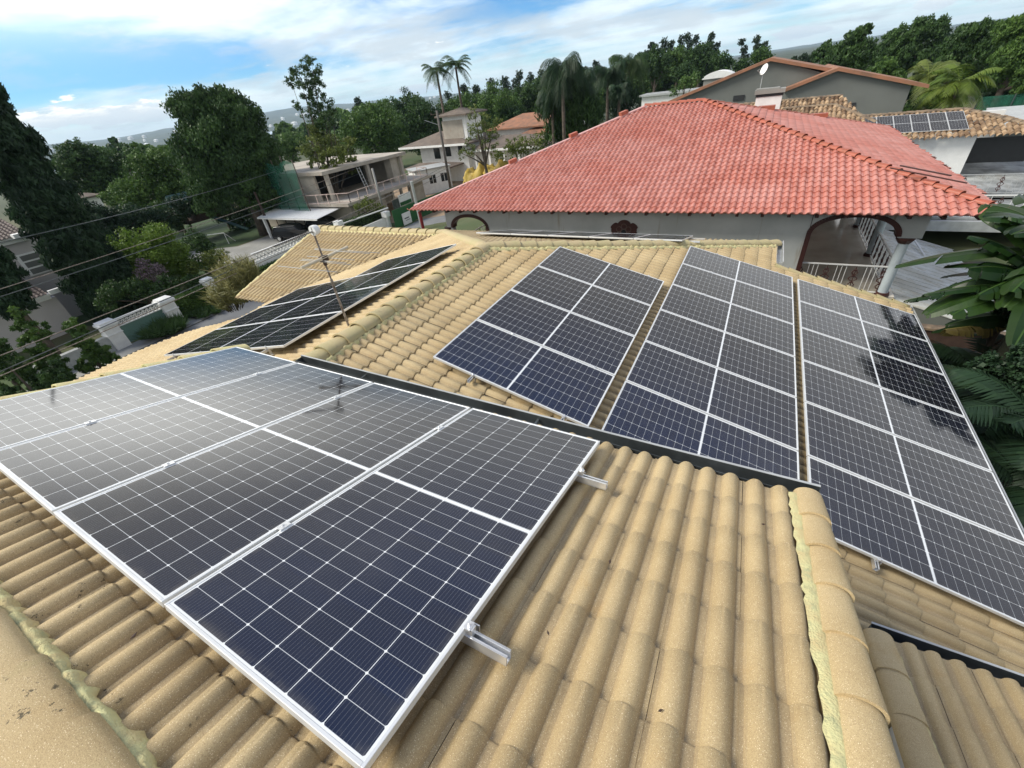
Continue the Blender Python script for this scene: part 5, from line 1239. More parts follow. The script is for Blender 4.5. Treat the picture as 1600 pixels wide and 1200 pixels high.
def quadwall(m, p, q, z0, z1, t=.12):
    n_ = V((-(q - p).y, (q - p).x, 0)).normalized() * t
    m.add([V((p.x, p.y, z0)), V((q.x, q.y, z0)), V((q.x, q.y, z1)), V((p.x, p.y, z1)), V((p.x, p.y, z0)) + n_, V((q.x, q.y, z0)) + n_, V((q.x, q.y, z1)) + n_, V((p.x, p.y, z1)) + n_],
          [(0, 1, 2, 3), (7, 6, 5, 4), (0, 4, 5, 1), (1, 5, 6, 2), (2, 6, 7, 3), (3, 7, 4, 0)])
m = MB(); C2, D2 = B_ + nrm * 4, A_ + nrm * 4
quadwall(m, A_, B_, G0, -8.2); quadwall(m, B_, C2, G0, -8.2); quadwall(m, C2, D2, G0, -8.2); quadwall(m, D2, A_, G0, -8.2); m.build('wall', [MT_WHITE], CTN)
m = MB(); m.slab([A_ - d * .2 - nrm * .2 + V((0, 0, 3.12)), B_ + d * .2 - nrm * .2 + V((0, 0, 3.12)), C2 + d * .2 + V((0, 0, 3.12)), D2 - d * .2 + V((0, 0, 3.12))], .14); m.build('roof', [MT_GUTW], CTN)
for t_ in (.36, .70):
    m = MB(); p = A_.lerp(B_, t_) - nrm * .01; quadwall(m, V((p.x, p.y, 0)), V((p.x, p.y, 0)) + d * 1.0, -10.2, -9.1, .05)
    w = m.build('window', [MT_GLASS], CTN); m = MB(); q = V((p.x, p.y, 0)) + d * .47 - nrm * .06; quadwall(m, q, q + d * .07, -10.2, -9.1, .04); m.build('mullion', [MT_WHITE], w)
# utility poles and wires
def pole(name, label, u, v_, d, zt, r, par_arm=True, mt=MT_PAVE):
    p = P(u, v_, d=d); g_ = ground(p.x, p.y); t = T(name, label, 'utility pole', (p.x, p.y, g_)); m = MB(); m.tube([(p.x, p.y, g_), (p.x, p.y, zt)], [r * 1.3, r], 10); m.build('shaft', [mt], t, True)
    if par_arm:
        m = MB(); m.bar((p.x - .9, p.y - .3, zt - .4), (p.x + .9, p.y + .3, zt - .4), .09, .09)
        for k in (-.8, 0, .8): m.tube([(p.x + k, p.y + k * .33, zt - .36), (p.x + k, p.y + k * .33, zt - .16)], .05, 6)
        m.build('crossarm', [MT_BARK], t)
        m = MB(); m.tube([(p.x - .2, p.y, zt - 1.6), (p.x - 1.6, p.y - .9, zt - .9)], .03, 6); m.build('bracket_arm', [MT_GUTW], t)
    return p
p1 = pole('utility_pole', 'grey concrete utility pole with a crossarm in front of the white villa', 703, 288, 66, P(686, 172, d=66).z, .15, mt=M('pole_concrete', (.13, .12, .11), .9))
p2 = pole('utility_pole', 'thin grey pole in front of the unfinished building railing', 601, 335, 53, P(588, 262, d=53).z, .12, False)
p3 = pole('utility_pole', 'leaning wooden pole beside the carport', 417, 345, 60, P(398, 300, d=60).z, .13, False, mt=MT_WOOD)
WR = [((0, 372), 33, (430, 268), 58, 'topmost overhead cable crossing the left garden'), ((0, 445), 33, (560, 262), 60, 'upper of two close cables across the garden'), ((0, 457), 33, (560, 272), 60, 'lower of two close cables across the garden'),
      ((0, 541), 25, (700, 262), 62, 'cable passing in front of the white gate top'), ((0, 566), 25, (690, 262), 62, 'cable crossing the middle of the green gate'), ((0, 573), 25, (700, 268), 62, 'lowest cable crossing the green gate')]
way = {3: (155, 498), 4: (262, 452), 5: (262, 470)}
for i, (a, da, b_, db, lab) in enumerate(WR):
    A_ = P(*a, d=da); B_ = P(*b_, d=db); A2 = A_ + (A_ - B_) * .25
    t = T('overhead_cable', lab, 'cable', A2, 'overhead cables'); m = MB(); pts = [A2.lerp(B_, k / 24) - V((0, 0, .9 * math.sin(math.pi * k / 24) * (.6 if i > 2 else .35))) for k in range(25)]
    m.tube(pts, .022, 5); m.build('cable', [MT_RUST if i % 2 else MT_STEEL], t)
# villa in the middle distance
VL = T('white_villa', 'two storey white villa with grey brown low pitched roofs and a roof tower', 'house', (-44, 64, G0))
Y0 = 62
def vb(u0, v0, u1, v1, y, dep, mt, nm='wall'):
    a, b_ = P(u0, v0, y=y), P(u1, v1, y=y); m = MB(); m.box((a.x, y, b_.z), (b_.x, y + dep, a.z)); return m.build(nm, [mt], VL)
a, b_ = P(655, 228, y=Y0), P(728, 220, y=Y0)
m = MB(); m.box((a.x, Y0, G0), (b_.x, Y0 + 8, a.z)); m.box((b_.x + .01, Y0 + 1, G0), (b_.x + 12, Y0 + 8, a.z - 1.2)); m.box((-44.8, Y0 + .5, a.z), (-40.6, Y0 + 5, P(690, 182, y=Y0).z)); m.build('wall', [MT_WHITE], VL)
def hip(m, x0, y0, x1, y1, z, h, o=.0):
    w = min(x1 - x0, y1 - y0) / 2
    if x1 - x0 > y1 - y0: r0, r1 = (x0 + w, (y0 + y1) / 2), (x1 - w, (y0 + y1) / 2)
    else: r0, r1 = ((x0 + x1) / 2, y0 + w), ((x0 + x1) / 2, y1 - w)
    vs = [(x0, y0, z), (x1, y0, z), (x1, y1, z), (x0, y1, z), (r0[0], r0[1], z + h), (r1[0], r1[1], z + h), (x0, y0, z - .2), (x1, y0, z - .2), (x1, y1, z - .2), (x0, y1, z - .2)]
    if x1 - x0 > y1 - y0: fs = [(0, 1, 5, 4), (1, 2, 5), (2, 3, 4, 5), (3, 0, 4)]
    else: fs = [(0, 1, 4), (1, 2, 5, 4), (2, 3, 5), (3, 0, 4, 5)]
    m.add(vs, fs + [(1, 0, 6, 7), (2, 1, 7, 8), (3, 2, 8, 9), (0, 3, 9, 6), (6, 9, 8, 7)])
m = MB(); hip(m, a.x - 3.2, Y0 - 1.5, b_.x + 1.0, Y0 + 9, a.z + .02, 1.5); hip(m, b_.x - .5, Y0 - .6, b_.x + 13, Y0 + 9, a.z - 1.1, 1.3); hip(m, -45.6, Y0 - .4, -39.8, Y0 + 6, P(690, 181, y=Y0).z, .7); m.build('roof', [MT_BROWNROOF], VL)
m = MB(); m.box((a.x - 3.2, Y0 - 1.52, a.z - .22), (b_.x + 1.0, Y0 - 1.4, a.z + .06)); m.box((b_.x - .5, Y0 - .63, a.z - 1.3), (b_.x + 13, Y0 - .5, a.z - 1.02)); m.build('fascia', [MT_WHITE], VL)
m = MB(); m.box((-45, Y0 + .44, a.z + .6), (-41.2, Y0 + .49, P(690, 190, y=Y0).z)); m.build('tower_panel', [MT_CONC], VL)
for k, (u, v_, w, h) in enumerate(((683, 240, 1.2, 1.5), (700, 236, 1.0, 1.5), (719, 232, .8, 1.4))):
    p = P(u, v_, y=Y0 - .03); m = MB(); m.box((p.x - w / 2, Y0 - .03, p.z - h / 2), (p.x + w / 2, Y0 - .004, p.z + h / 2)); m.build('window', [MT_GLASS], VL)
for k in range(5):
    x_ = b_.x + 1.5 + k * 2.5; m = MB(); m.box((x_ - .16, Y0 - .3, G0), (x_ + .16, Y0 + .02, a.z - 1.3)); m.build('porch_column', [MT_WHITE], VL)
m = MB(); hip(m, a.x - 1, Y0 - 4, b_.x - 1, Y0 - .02, a.z - 2.7, .5); m.build('porch_roof', [MT_BROWNROOF], VL)
OH = T('orange_roof_house', 'white bungalow with an orange brown tile roof left of the weeping palms', 'house', (-38, 78, G0))
a = P(790, 200, y=76); m = MB(); m.box((a.x - 2, 76, G0), (a.x + 12, 84, a.z)); m.build('wall', [MT_WHITE], OH)
m = MB(); hip(m, a.x - 3.4, 75, a.x + 9, 85, a.z + .02, 1.7); hip(m, a.x + 3.5, 73.6, a.x + 13, 82, a.z - 1.0, 1.3); m.build('roof', [MT_ORANGE], OH)
m = MB(); m.box((a.x + 5.5, 75.9, a.z - 2.6), (a.x + 6.7, 75.98, a.z - 1.5)); m.build('window', [MT_DARK], OH)
TP = T('yellow_tarpaulin', 'yellow tarpaulins draped over a heap behind the red roof', 'tarpaulin', (-31.5, 50, -9.8))
for (u0, u1, vt, vb_) in ((722, 752, 252, 288), (752, 783, 250, 275)):
    a, b_ = P(u0, vb_, y=50), P(u1, vt, y=50); v = []; f = []; NX_, NY_ = 14, 10
    for j in range(NY_ + 1):
        for i in range(NX_ + 1):
            s_, t_ = i / NX_, j / NY_; x_ = a.x + (b_.x - a.x) * s_; hz_ = (b_.z - a.z + 1.0) * math.sin(math.pi * (s_ * .9 + .05)) ** .35 * math.sin(math.pi * (t_ * .9 + .05)) ** .4 * (.8 + .2 * math.sin(s_ * 9 + 1))
            v.append((x_ + .2 * math.sin(j * 2 + i), 50 + t_ * 3.2 + .15 * math.sin(i * 2.3), a.z - 1.0 + hz_ + .16 * math.sin(i * 2.1 + j * 1.3)))
    for j in range(NY_):
        for i in range(NX_): q_ = j * (NX_ + 1) + i; f.append((q_, q_ + 1, q_ + NX_ + 2, q_ + NX_ + 1))
    mesh_obj('sheet', v, np.array(f), [MT_TARP], TP)
# play house
PH = T('wooden_playhouse', 'dark wooden play tower with a teal roof and slide under the big tree', 'playhouse', (-62, 31, G0))
m = MB()
for x_, y_ in ((-63, 28.5), (-61, 28.5), (-63, 34), (-61, 34)): m.box((x_ - .1, y_ - .1, G0), (x_ + .1, y_ + .1, -7.4))
m.box((-63.1, 28.4, -9.4), (-60.9, 34.1, -9.2)); m.box((-63.1, 29.5, -9.2), (-60.95, 34, -7.9)); m.build('frame', [MT_WOOD], PH)
m = MB(); m.ylayer([(-63.6, -7.4), (-62, -6.0), (-60.4, -7.4)], 28.0, 30.4); m.build('teal_roof', [MT_TEAL], PH)
m = MB(); m.ylayer([(-63.4, -7.6), (-62, -6.6), (-60.6, -7.6)], 30.5, 34.4); m.build('roof', [MT_WOOD], PH)
m = MB(); m.bar((-60.9, 31.5, -9.3), (-57.6, 33.2, G0 + .3), .7, .08); m.build('slide', [MT_TEAL], PH)
GL = T('football_goal', 'small white goal frame on the lawn', 'goal', (-58, 29.5, G0))
m = MB(); a, b_ = P(358, 381, z=G0), P(322, 386, z=G0); a1_, b1_ = P(349, 367, x=a.x), P(322, 373, x=b_.x)
m.tube([a, V((a.x, a.y, G0 + 1.3)), V((b_.x, b_.y, G0 + 1.3)), b_], .05, 6); m.tube([V((a.x, a.y, G0 + 1.3)), a + V((-.2, 1.0, 0))], .04, 6); m.build('goal_frame', [MT_WHITE], GL)
# far left white house among trees
FH = T('distant_white_house', 'white house with a brown roof glimpsed between the trees at left', 'house', (-75, 30, G0))
p = P(110, 302, d=85); m = MB(); m.box((p.x - 2, p.y - 2, G0 - 2), (p.x + 2, p.y + 2, p.z - .6)); m.build('wall', [MT_WHITE], FH)
m = MB(); hip(m, p.x - 2.4, p.y - 2.4, p.x + 2.4, p.y + 2.4, p.z - .6, .8); m.build('roof', [MT_BROWNROOF], FH)

# ================================================================== TREES
tree('broad_shade_tree', 'big round dense shade tree rising above the skyline left of centre', 'tree', [(335, 190, 55), (302, 178, 40), (372, 180, 42), (345, 240, 66), (398, 235, 42), (300, 235, 42), (330, 290, 48), (385, 285, 45), (318, 160, 28), (350, 155, 28), (425, 262, 24), (275, 165, 14), (420, 300, 26)], 62, LF_DARK, leaf=3.6, dens=1.9, clumps=34, trunk=.55, droop=.4, elong=1.3)
tree('spreading_tree', 'dark spreading tree with a rough top in front of the lake', 'tree', [(130, 250, 38), (105, 262, 26), (165, 262, 38), (140, 290, 42), (118, 235, 22), (185, 290, 36), (215, 250, 26)], 95, LF_DARK, leaf=3.2, dens=1.8, trunk=.4)
tree('yellowish_tree', 'slightly yellower tree between the dark spreading tree and the big shade tree', 'tree', [(230, 262, 32), (262, 250, 30), (225, 300, 40), (262, 300, 34), (200, 315, 34), (272, 285, 30)], 78, LF_MID, leaf=3.2, dens=1.8, trunk=.3)
tree('dark_garden_tree', 'very dark low tree beneath the yellowish one', 'tree', [(165, 345, 34), (205, 345, 36), (245, 345, 30), (290, 320, 26), (135, 330, 24), (180, 380, 28)], 64, LF_CYP, leaf=3.2, dens=1.8, trunk=.25)
tree('grey_green_tree', 'grey green fuzzy tree right of the cypress', 'tree', [(135, 345, 22), (150, 370, 26), (168, 400, 24), (130, 320, 16)], 52, LF_CYP, leaf=3.0, dens=1.5, trunk=.2)
tree('back_garden_tree', 'dark tree behind the carport beside the green netting', 'tree', [(350, 330, 26), (375, 345, 24), (400, 330, 20)], 70, LF_DARK, leaf=3.0, dens=1.5, trunk=.2)
tree('orchard_tree', 'rounded tree beyond the left end of the flat concrete slab', 'tree', [(445, 225, 18), (465, 222, 18), (430, 232, 14), (455, 240, 16)], 135, LF_MID, leaf=2.6, dens=2.2, trunk=.3)
tree('orchard_tree', 'low tree right behind the flat concrete slab', 'tree', [(500, 222, 20), (525, 225, 20), (480, 235, 16), (545, 232, 16), (515, 240, 18)], 120, LF_OLIVE, leaf=2.6, dens=2.0, trunk=.3)
tree('garden_tree', 'dark tree between the playhouse and the light green shrub', 'tree', [(250, 335, 26), (225, 345, 22), (275, 345, 18)], 68, LF_DARK, leaf=2.8, dens=2.0, trunk=.2)
tree('garden_tree', 'small dark tree between the netting and the carport roof', 'tree', [(388, 318, 18), (408, 312, 14), (372, 330, 16)], 64, LF_CYP, leaf=2.6, dens=2.0, trunk=.2)
tree('garden_shrub', 'olive shrub right of the gate against the dark hedge', 'shrub', [(325, 405, 18), (345, 400, 15), (300, 418, 14)], 45, LF_OLIVE, leaf=2.6, gz=G0, dens=1.6, trunk=.08)
# slim see-through tree by the building site
SL = T('slender_open_tree', 'tall slender tree with an open airy crown in front of the building site', 'tree', tuple(P(545, 345, z=G0)))
fo = P(545, 345, z=G0); dd = math.hypot(fo.x, fo.y); m = MB(); tips = []
ORD = ['first', 'second', 'third', 'fourth', 'fifth', 'sixth', 'seventh', 'eighth', 'ninth', 'tenth', 'eleventh', 'twelfth', 'thirteenth', 'fourteenth', 'fifteenth', 'sixteenth', 'seventeenth', 'eighteenth', 'nineteenth', 'twentieth', 'twenty-first', 'twenty-second', 'twenty-third', 'twenty-fourth', 'twenty-fifth', 'twenty-sixth']
random.seed(11)
for (u, v_, r_) in ((468, 118, 16), (488, 105, 18), (455, 128, 10), (492, 135, 17), (503, 160, 16), (478, 150, 15), (512, 185, 12), (500, 195, 14), (485, 180, 12), (520, 175, 9), (466, 165, 8),
                    (500, 225, 20), (525, 240, 18), (545, 255, 15), (490, 245, 14), (515, 262, 14), (545, 225, 11)):
    p = P(u, v_, d=dd + random.uniform(-2, 2)); q = P(520 + (u - 500) * .3, 290, d=dd); m.tube([fo, fo.lerp(q, .6), q, q.lerp(p, .55) + V((.2, 0, 0)), p], [.16, .12, .07, .045, .015], 5); tips.append((np.array(p), pxr(p, r_) * 1.35))
m.build('trunk', [MT_BARK], SL, True)
leafcloud([t_[0] for t_ in tips[:11]], [t_[1] for t_ in tips[:11]], 760, .15, SL, LF_DARK, clumps=20, elong=1.5, shell=.15)
leafcloud([t_[0] for t_ in tips[11:]], [t_[1] for t_ in tips[11:]], 800, .20, SL, LF_OLIVE, name='lower_crown', clumps=16, elong=1.4, shell=.15)
tree('broad_mango_tree', 'rounded dense tree in the middle distance, left of the two palms', 'tree', [(575, 185, 30), (600, 195, 32), (560, 205, 28), (620, 210, 26), (580, 225, 30), (545, 210, 22), (610, 232, 22)], 105, LF_MID, leaf=2.9, dens=1.9, clumps=30)
tree('broad_mango_tree', 'darker rounded tree directly right of the bigger middle one', 'tree', [(655, 175, 26), (640, 205, 30), (670, 200, 28), (690, 180, 22), (660, 225, 24), (625, 190, 20)], 112, LF_DARK, leaf=2.9, dens=1.9, clumps=30)
tree('olive_tree', 'pale olive green tree by the villa behind the tarpaulins', 'tree', [(740, 175, 13), (758, 190, 20), (745, 205, 20), (770, 205, 16), (735, 235, 15), (765, 225, 15), (722, 240, 10), (780, 190, 9)], 58, LF_OLIVE, leaf=2.6, dens=1.1, trunk=.2, clumps=18, shell=.3)
tree('low_palm_thicket', 'low bushy thicket between the villa porch and the red roof', 'bush', [(800, 232, 16), (820, 228, 18), (845, 222, 16), (780, 245, 12)], 60, LF_OLIVE, leaf=2.8, dens=1.3, trunk=.1)
tree('site_bush', 'green bush at the foot of the unfinished building', 'bush', [(575, 318, 14), (590, 325, 10), (560, 325, 10)], 52, LF_OLIVE, leaf=2.5, gz=G0, dens=1.5, trunk=.1)
for i, (u0, v0, lab) in enumerate(((682, 112, 'left one of the two tall royal palms against the sky'), (712, 105, 'right one of the two tall royal palms against the sky'))):
    p = P(u0, v0, d=78 + i * 2); palm('royal_palm', lab, (p.x, p.y, G0), p.z - G0, 2.9, 22, LF_PALM, 'tall royal palms', ll=.75, w=.075, hang=.45, tr=.20, n=26, drp=.95)
# weeping palms behind the red roof
for i, (u0, v0, r_, dd, lab) in enumerate(((878, 105, 40, 56, 'tallest shaggy palm with drooping fronds behind the red roof'), (905, 125, 30, 60, 'shaggy palm just right of the tallest one'),
                             (950, 115, 26, 66, 'dark shaggy palm fourth from the right of the palm clump'), (983, 100, 32, 70, 'light green shaggy palm at the right of the palm clump'), (968, 140, 18, 62, 'short palm under the light green shaggy one'),
                             (862, 150, 26, 58, 'lower left shaggy palm beside the orange roof'))):
    p = P(u0, v0, d=dd); L_ = pxr(p, r_) * 1.25
    palm('queen_palm', lab, (p.x, p.y, G0), p.z - G0, L_, 30, LF_CYP if i != 3 else LF_PALM, 'shaggy palms behind the red roof', ll=L_ * .36, w=.065, hang=1.3, tr=.2, n=24, drp=1.0)
tree('hanging_foliage_tree', 'dark weeping mass of hanging foliage under the tallest shaggy palm', 'tree', [(868, 125, 22), (895, 130, 24), (855, 165, 26), (885, 170, 30), (915, 165, 24), (870, 200, 24), (900, 205, 22), (928, 180, 16)], 59, LF_DARK, leaf=3.6, dens=1.5, droop=2.2, elong=2.2, trunk=.3)
tree('hanging_foliage_tree', 'dark foliage column between the two lighter shaggy palms', 'tree', [(955, 150, 16), (965, 170, 18), (985, 150, 18), (975, 130, 14)], 68, LF_CYP, leaf=3.2, dens=1.3, droop=2.0, elong=2.0, trunk=.3)
# forest row: dark pines
PN = [(560, 158, 12, 200), (700, 148, 12, 190), (722, 138, 14, 190), (745, 140, 14, 180), (765, 130, 14, 180), (788, 128, 15, 175), (808, 118, 14, 175), (826, 122, 14, 170), (845, 116, 14, 170), (930, 102, 13, 165), (915, 110, 12, 165),
      (1022, 72, 13, 150), (1036, 66, 13, 148), (1050, 70, 13, 150), (1062, 62, 13, 148), (1076, 58, 13, 147), (1090, 62, 13, 148), (1108, 58, 13, 146), (1118, 72, 12, 148), (1158, 66, 12, 150), (1185, 62, 13, 150), (1198, 70, 12, 152), (1000, 88, 12, 160), (1012, 84, 11, 158)]
PN.sort()
for i, (u, v_, r_, d_) in enumerate(PN):
    bl = []
    for k in range(7):
        bl.append((u + random.uniform(-4, 4) + k * .4, v_ + k * 12, r_ * (.62 + .06 * k)))
    tree('tall_pine', '%s from the left of the tall dark pines along the skyline' % ORD[i], 'pine tree', bl, d_ + random.uniform(-8, 8), LF_PINE, 'tall pines along the skyline', leaf=1.9, dens=3.4, clumps=22, trunk=.35, limbs=False, elong=1.6, tm=MT_WOOD, shell=.45)
# dark woodland masses under the skyline
WD = [(640, 165, 24), (600, 172, 20), (730, 165, 26), (780, 160, 28), (820, 155, 26), (760, 180, 24), (800, 185, 24), (845, 145, 22), (930, 150, 20), (1010, 120, 20), (700, 195, 20), (735, 195, 18), (1040, 115, 18), (1120, 105, 16), (1070, 110, 16), (1160, 100, 12)]
WD += [(1025, 92, 20), (1060, 88, 20), (1095, 84, 20), (950, 128, 22), (985, 112, 20), (860, 128, 20), (895, 118, 20), (1128, 92, 14), (1190, 84, 14)]
WD.sort()
for i, (u, v_, r_) in enumerate(WD):
    tree('woodland_tree', '%s from the left of the rounded woodland trees below the pines' % ORD[i], 'tree', [(u, v_, r_), (u + r_ * .8, v_ + 6, r_ * .7), (u - r_ * .8, v_ + 5, r_ * .7), (u, v_ + r_, r_)], 130 + random.uniform(-10, 10), LF_DARK if i % 3 else LF_MID, 'woodland belt trees', leaf=2.6, dens=2.6, clumps=30, trunk=.4)
tree('bright_bush', 'bright green bush left of the grey gable', 'bush', [(1068, 130, 12), (1085, 124, 13), (1055, 142, 10)], 80, LF_MID, leaf=2.4, dens=1.5, trunk=.15)
# right hillside
RT = [([(1290, 75, 12), (1280, 85, 12), (1300, 85, 12)], 120, LF_DARK, 'small dark tree on the right skyline nearest the hill'),
      ([(1335, 60, 20), (1315, 85, 26), (1350, 80, 22), (1300, 100, 20), (1335, 110, 26), (1295, 115, 14), (1355, 45, 10)], 78, LF_DARK, 'windblown rounded tree rising behind the right gable'),
      ([(1400, 62, 24), (1440, 48, 26), (1465, 45, 22), (1380, 85, 26), (1420, 85, 30), (1460, 80, 24), (1400, 110, 24)], 95, LF_DARK, 'broad dark tree with a curved top on the right'),
      ([(1385, 105, 20), (1370, 118, 16), (1400, 120, 16)], 66, LF_MID, 'greener tree just above the end of the right gable'),
      ([(1510, 55, 24), (1540, 48, 22), (1490, 80, 28), (1530, 85, 30), (1470, 105, 24), (1510, 115, 26), (1455, 125, 16)], 74, LF_DARK, 'large soft tree in the middle of the right hillside'),
      ([(1575, 45, 24), (1600, 35, 22), (1620, 50, 30), (1580, 85, 32), (1610, 100, 30), (1560, 115, 26), (1600, 135, 20)], 70, LF_MID, 'large tree at the top right corner'),
      ([(1330, 120, 24), (1380, 130, 22), (1420, 140, 24), (1365, 145, 20)], 84, LF_CYP, 'dark tree mass directly behind the right gable slope'),
      ([(1480, 75, 26), (1515, 70, 26), (1450, 95, 26), (1495, 130, 30), (1545, 120, 28)], 100, LF_CYP, 'shadowed tree filling the gap behind the large soft tree'),
      ([(1560, 60, 26), (1590, 70, 30), (1620, 110, 34), (1550, 95, 26), (1590, 140, 24)], 96, LF_DARK, 'shadowed tree behind the corner tree at top right'),
      ([(1255, 92, 9), (1270, 90, 10), (1240, 95, 7)], 150, LF_PINE, 'tiny dark tree on the skyline between the pines and the gable'),
      ([(1440, 150, 18), (1425, 165, 14), (1460, 155, 16)], 62, LF_DARK, 'low dark bush right of the gable wall'),
      ([(1560, 150, 16), (1585, 155, 16), (1540, 145, 14)], 72, LF_CYP, 'dark shrub above the court fence')]
for bl, d_, mt, lab in RT: tree('hillside_tree', lab, 'tree', bl, d_, mt, leaf=3.4, dens=2.3, clumps=36, droop=.6, elong=1.35, trunk=.35)
for i, (u, v_, d_, L_, lab) in enumerate(((1500, 130, 55, 2.6, 'yellow green palm right of the weathered tile roof'), (1478, 145, 56, 2.2, 'yellow green palm, the lower one of the pair'), (1450, 118, 62, 2.4, 'olive palm behind the yellow green pair'))):
    p = P(u, v_, d=d_); palm('yellow_green_palm' if i < 2 else 'olive_palm', lab, (p.x, p.y, p.z - 3.2), 3.2, L_, 20, LF_YPALM if i < 2 else LF_OLIVE, None, ll=.8, w=.09, hang=.45, tr=.12, n=24, drp=.85)
# distant houses across the lake
for i in range(70):
    az = math.radians(random.uniform(-76, -47)) if i < 55 else math.radians(random.uniform(-46, -36)); r = random.uniform(3700, 5600); x_, y_ = r * math.sin(az), r * math.cos(az); z_ = ground(x_, y_) + 6; s_ = random.uniform(9, 22)
    m = MB(); m.box((x_ - s_, y_ - s_ * .6, z_ - 12), (x_ + s_, y_ + s_ * .6, z_ + s_ * .5)); hip(m, x_ - s_ * 1.1, y_ - s_ * .7, x_ + s_ * 1.1, y_ + s_ * .7, z_ + s_ * .5 + .1, s_ * .3)
    o = m.build('distant_house', [MT_WHITE]); tag(o, 'pale distant house on the far shore hillside beyond the lake', 'house', 'distant houses beyond the lake')
# trees on the near shore hiding the plain
for i in range(60):
    az = random.uniform(-80, -38); r = random.uniform(170, 520); x_, y_ = r * math.sin(math.radians(az)), r * math.cos(math.radians(az)); g_ = ground(x_, y_); h = random.uniform(9, 14)
    t = T('suburb_tree', 'rounded tree of the low wooded suburb between the gardens and the lake', 'tree', (x_, y_, g_), 'suburb trees before the lake')
    leafcloud([(x_, y_, g_ + h * .6), (x_ + h * .3, y_, g_ + h * .5), (x_ - h * .3, y_ + 1, g_ + h * .5)], [h * .45, h * .35, h * .35], 700, h * .11 + r * .002, t, LF_DARK if i % 2 else LF_MID, clumps=16)
    m = MB(); m.tube([(x_, y_, g_ - .3), (x_, y_, g_ + h * .5)], .3, 6); m.build('trunk', [MT_BARK], t)

# ================================================================== BANANA AND SHADE GARDEN, RIGHT
def banana_leaf(out, tv, base, dirv, L, W_, bend, tear=.5, tone=None, strips=26):
    """broad blade: two halves of side strips that stay joined except where the blade is torn"""
    base = V(base); d = V(dirv).normalized(); side = d.cross(V((0, 0, 1))).normalized(); pts = []
    for i in range(strips + 1):
        t = i / strips; pts.append(base + d * (L * t) + V((0, 0, -bend * L * t * t)))
    t0 = random.random() * .5 if tone is None else tone
    dd_ = [(pts[min(i + 1, strips)] - pts[max(i - 1, 0)]).normalized() for i in range(strips + 1)]
    for s_ in (-1, 1):
        sag = random.uniform(.25, .6); gap = False; col = t0
        for i in range(strips):
            p, q = pts[i], pts[i + 1]; col = min(1, max(0, t0 + random.gauss(0, .05)))
            def tip(t, sg, k): w_ = W_ * (math.sin(math.pi * min(1, t * .93 + .05)) ** .5); return side * s_ * w_ * (1 - sg * .35) + V((0, 0, -w_ * sg)) + dd_[k] * w_ * .22
            if random.random() < .22 * tear: sag = min(1.1, max(.15, sag + random.uniform(-.35, .35))); gap = True
            g_ = .35 if gap else 0; gap = False
            a = p.lerp(q, g_ * .3); ta, tb = tip(i / strips, sag, i), tip((i + 1) / strips, sag, i + 1)
            m1_, m2_ = a + ta * .55 + V((0, 0, .12 * W_)), q + tb * .55 + V((0, 0, .12 * W_))
            out += [a, q, m2_, m1_]; tv.append(col); out += [m1_, m2_, q + tb, (a + ta).lerp(q + tb, g_)]; tv.append(min(1, col + .12))
    for i in range(strips):
        p, q = pts[i], pts[i + 1]; up = V((0, 0, .006)); out += [p + side * .013 + up, p - side * .013 + up, q - side * .013 + up, q + side * .013 + up]; tv.append(1.0)
def banana(label, foot, top, leaves, mat=LF_BAN, ymat=None):
    foot, top = V(foot), V(top); t = T('banana_plant', label, 'banana plant', foot); m = MB()
    m.tube([foot, foot.lerp(top, .5), top], [.12, .10, .06], 10); m.build('stem', [M('banana_stem', (.045, .05, .03), .8)], t, True)
    out = []; tv = []
    for (dv, L, W_, bend, tear) in leaves:
        d = V(dv).normalized(); b1 = top + d * .35 + V((0, 0, .1)); banana_leaf(out, tv, b1, d, L, W_, bend, tear)
        out += [top + V((0, .03, -.3)), top + V((0, -.03, -.3)), b1 + V((0, -.02, 0)), b1 + V((0, .02, 0))]; tv.append(.7)
    v = np.array([tuple(p) for p in out], dtype=np.float32); mesh_obj('leaves', v, np.arange(len(v)).reshape(-1, 4), [mat], t, False, True, fattr=tv)
    return t
bt = P(1622, 470, y=11.2); ft = V((bt.x, bt.y, GZ))
lv = []
for i in range(26):
    a = i * 2.4; lv.append(((math.cos(a), math.sin(a), random.uniform(-.2, .9)), random.uniform(1.0, 1.5), random.uniform(.26, .36), random.uniform(.3, .7), random.uniform(.6, 1.4)))
lv += [((-1, -.25, .10), 1.55, .20, .22, 2.2), ((-1, .0, -.10), 1.6, .20, .20, 2.2), ((-.9, .5, .9), 1.5, .28, .35, 1.2), ((-.6, .7, 1.2), 1.7, .3, .4, .9), ((-.9, -.6, .5), 1.2, .28, .5, 1.2)]
banana('banana plant with torn broad leaves beside the canopy at the right edge', ft, bt + V((0, 0, .2)), lv)
b2 = P(1665, 400, y=11.6); lv = []
for i in range(20):
    a = i * 2.4 + 1; lv.append(((math.cos(a), math.sin(a), random.uniform(-.1, 1.1)), random.uniform(1.3, 2.0), random.uniform(.28, .38), random.uniform(.25, .5), random.uniform(.4, 1.1)))
banana('taller banana plant partly outside the right edge', (b2.x, b2.y, GZ), b2, lv)
b3 = P(1640, 520, y=12.2); lv = []
for i in range(14):
    a = i * 2.4 + 2; lv.append(((math.cos(a), math.sin(a), random.uniform(-.2, .8)), random.uniform(1.1, 1.6), random.uniform(.22, .3), random.uniform(.3, .6), random.uniform(.7, 1.4)))
banana('shorter dark banana plant behind the torn one', (b3.x, b3.y, GZ), b3, lv)
YL = T('yellow_banana_leaf', 'single dying yellow and brown banana leaf hanging over the shaded garden', 'leaf', tuple(P(1530, 530, y=12.2)))
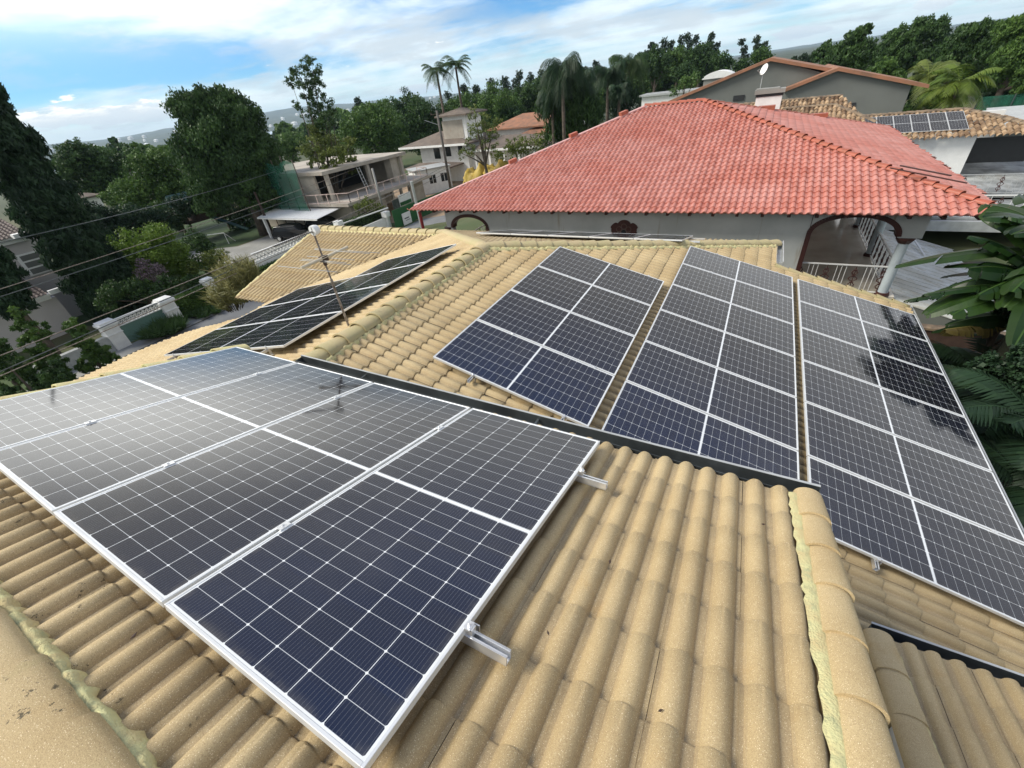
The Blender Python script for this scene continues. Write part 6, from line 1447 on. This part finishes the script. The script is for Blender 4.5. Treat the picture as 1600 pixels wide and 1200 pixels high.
out = []; tv = []; a, b_ = P(1575, 505, y=12.2), P(1455, 512, y=11.6); banana_leaf(out, tv, a, (b_ - a), (b_ - a).length * .8, .34, .06, 1.5, tone=.3, strips=22)
mesh_obj('blade', np.array([tuple(p) for p in out]), np.arange(len(out)).reshape(-1, 4), [LF_BANY], YL, fattr=tv)
for (u, v_, z_, L_, lab, mt) in ((1560, 640, -5.9, 1.7, 'dark palm in the shaded garden beside the outer eave', LF_CYP), (1590, 760, -6.2, 1.4, 'lower dark palm near the right edge below the eave', LF_CYP), (1530, 580, -6.4, 1.3, 'small dark palm under the yellow leaf', LF_CYP), (1640, 680, -5.6, 1.6, 'dark palm just outside the right edge', LF_CYP)):  # garden shade painted into the palms: dark cypress leaf colour
    p = P(u, v_, z=z_); palm('garden_palm', lab, (p.x, p.y, GZ), z_ - GZ, L_, 16, mt, None, ll=.5, w=.06, hang=.3, tr=.08, n=26, drp=.8)
tree('shade_bush', 'nearly black bush filling the shaded garden below the eave', 'bush', [(1560, 620, 40), (1600, 680, 60), (1640, 780, 70), (1545, 570, 26), (1650, 600, 60), (1600, 560, 30)], 10.4, LF_CYP, leaf=6, dens=.9, gz=GZ, trunk=.05, clumps=24)  # same dark leaf colour, carrying the shade of the garden
tree('backdrop_bush', 'very dark dense bush behind the torn banana leaves', 'bush', [(1590, 440, 34), (1625, 410, 40), (1570, 480, 22), (1620, 500, 40), (1560, 445, 14)], 13.2, LF_CYP, leaf=4.5, dens=1.3, gz=GZ, trunk=.06, clumps=26)
tree('tall_side_tree', 'tall dark tree just beyond the right edge that the outer array reflects', 'tree', [(1672, 392, 50), (1715, 440, 70), (1695, 345, 60), (1740, 380, 70)], 13.0, LF_CYP, leaf=7, dens=.8, gz=GZ, trunk=.12, clumps=30)

# ================================================================== AIR
def haze_box():
    m = MB(); m.box((-9800, -9800, -90), (9800, 9800, 160)); o = m.build('haze', [bpy.data.materials.new('haze_air')]); tag(o, kind='stuff')
    mt = o.data.materials[0]; mt.use_nodes = True; nt = mt.node_tree; nt.nodes.clear()
    v_ = nt.nodes.new('ShaderNodeVolumePrincipled'); v_.inputs['Color'].default_value = (.60, .80, 1, 1); v_.inputs['Density'].default_value = .00009
    ou = nt.nodes.new('ShaderNodeOutputMaterial'); nt.links.new(v_.outputs[0], ou.inputs['Volume']); return o
HZ = haze_box()
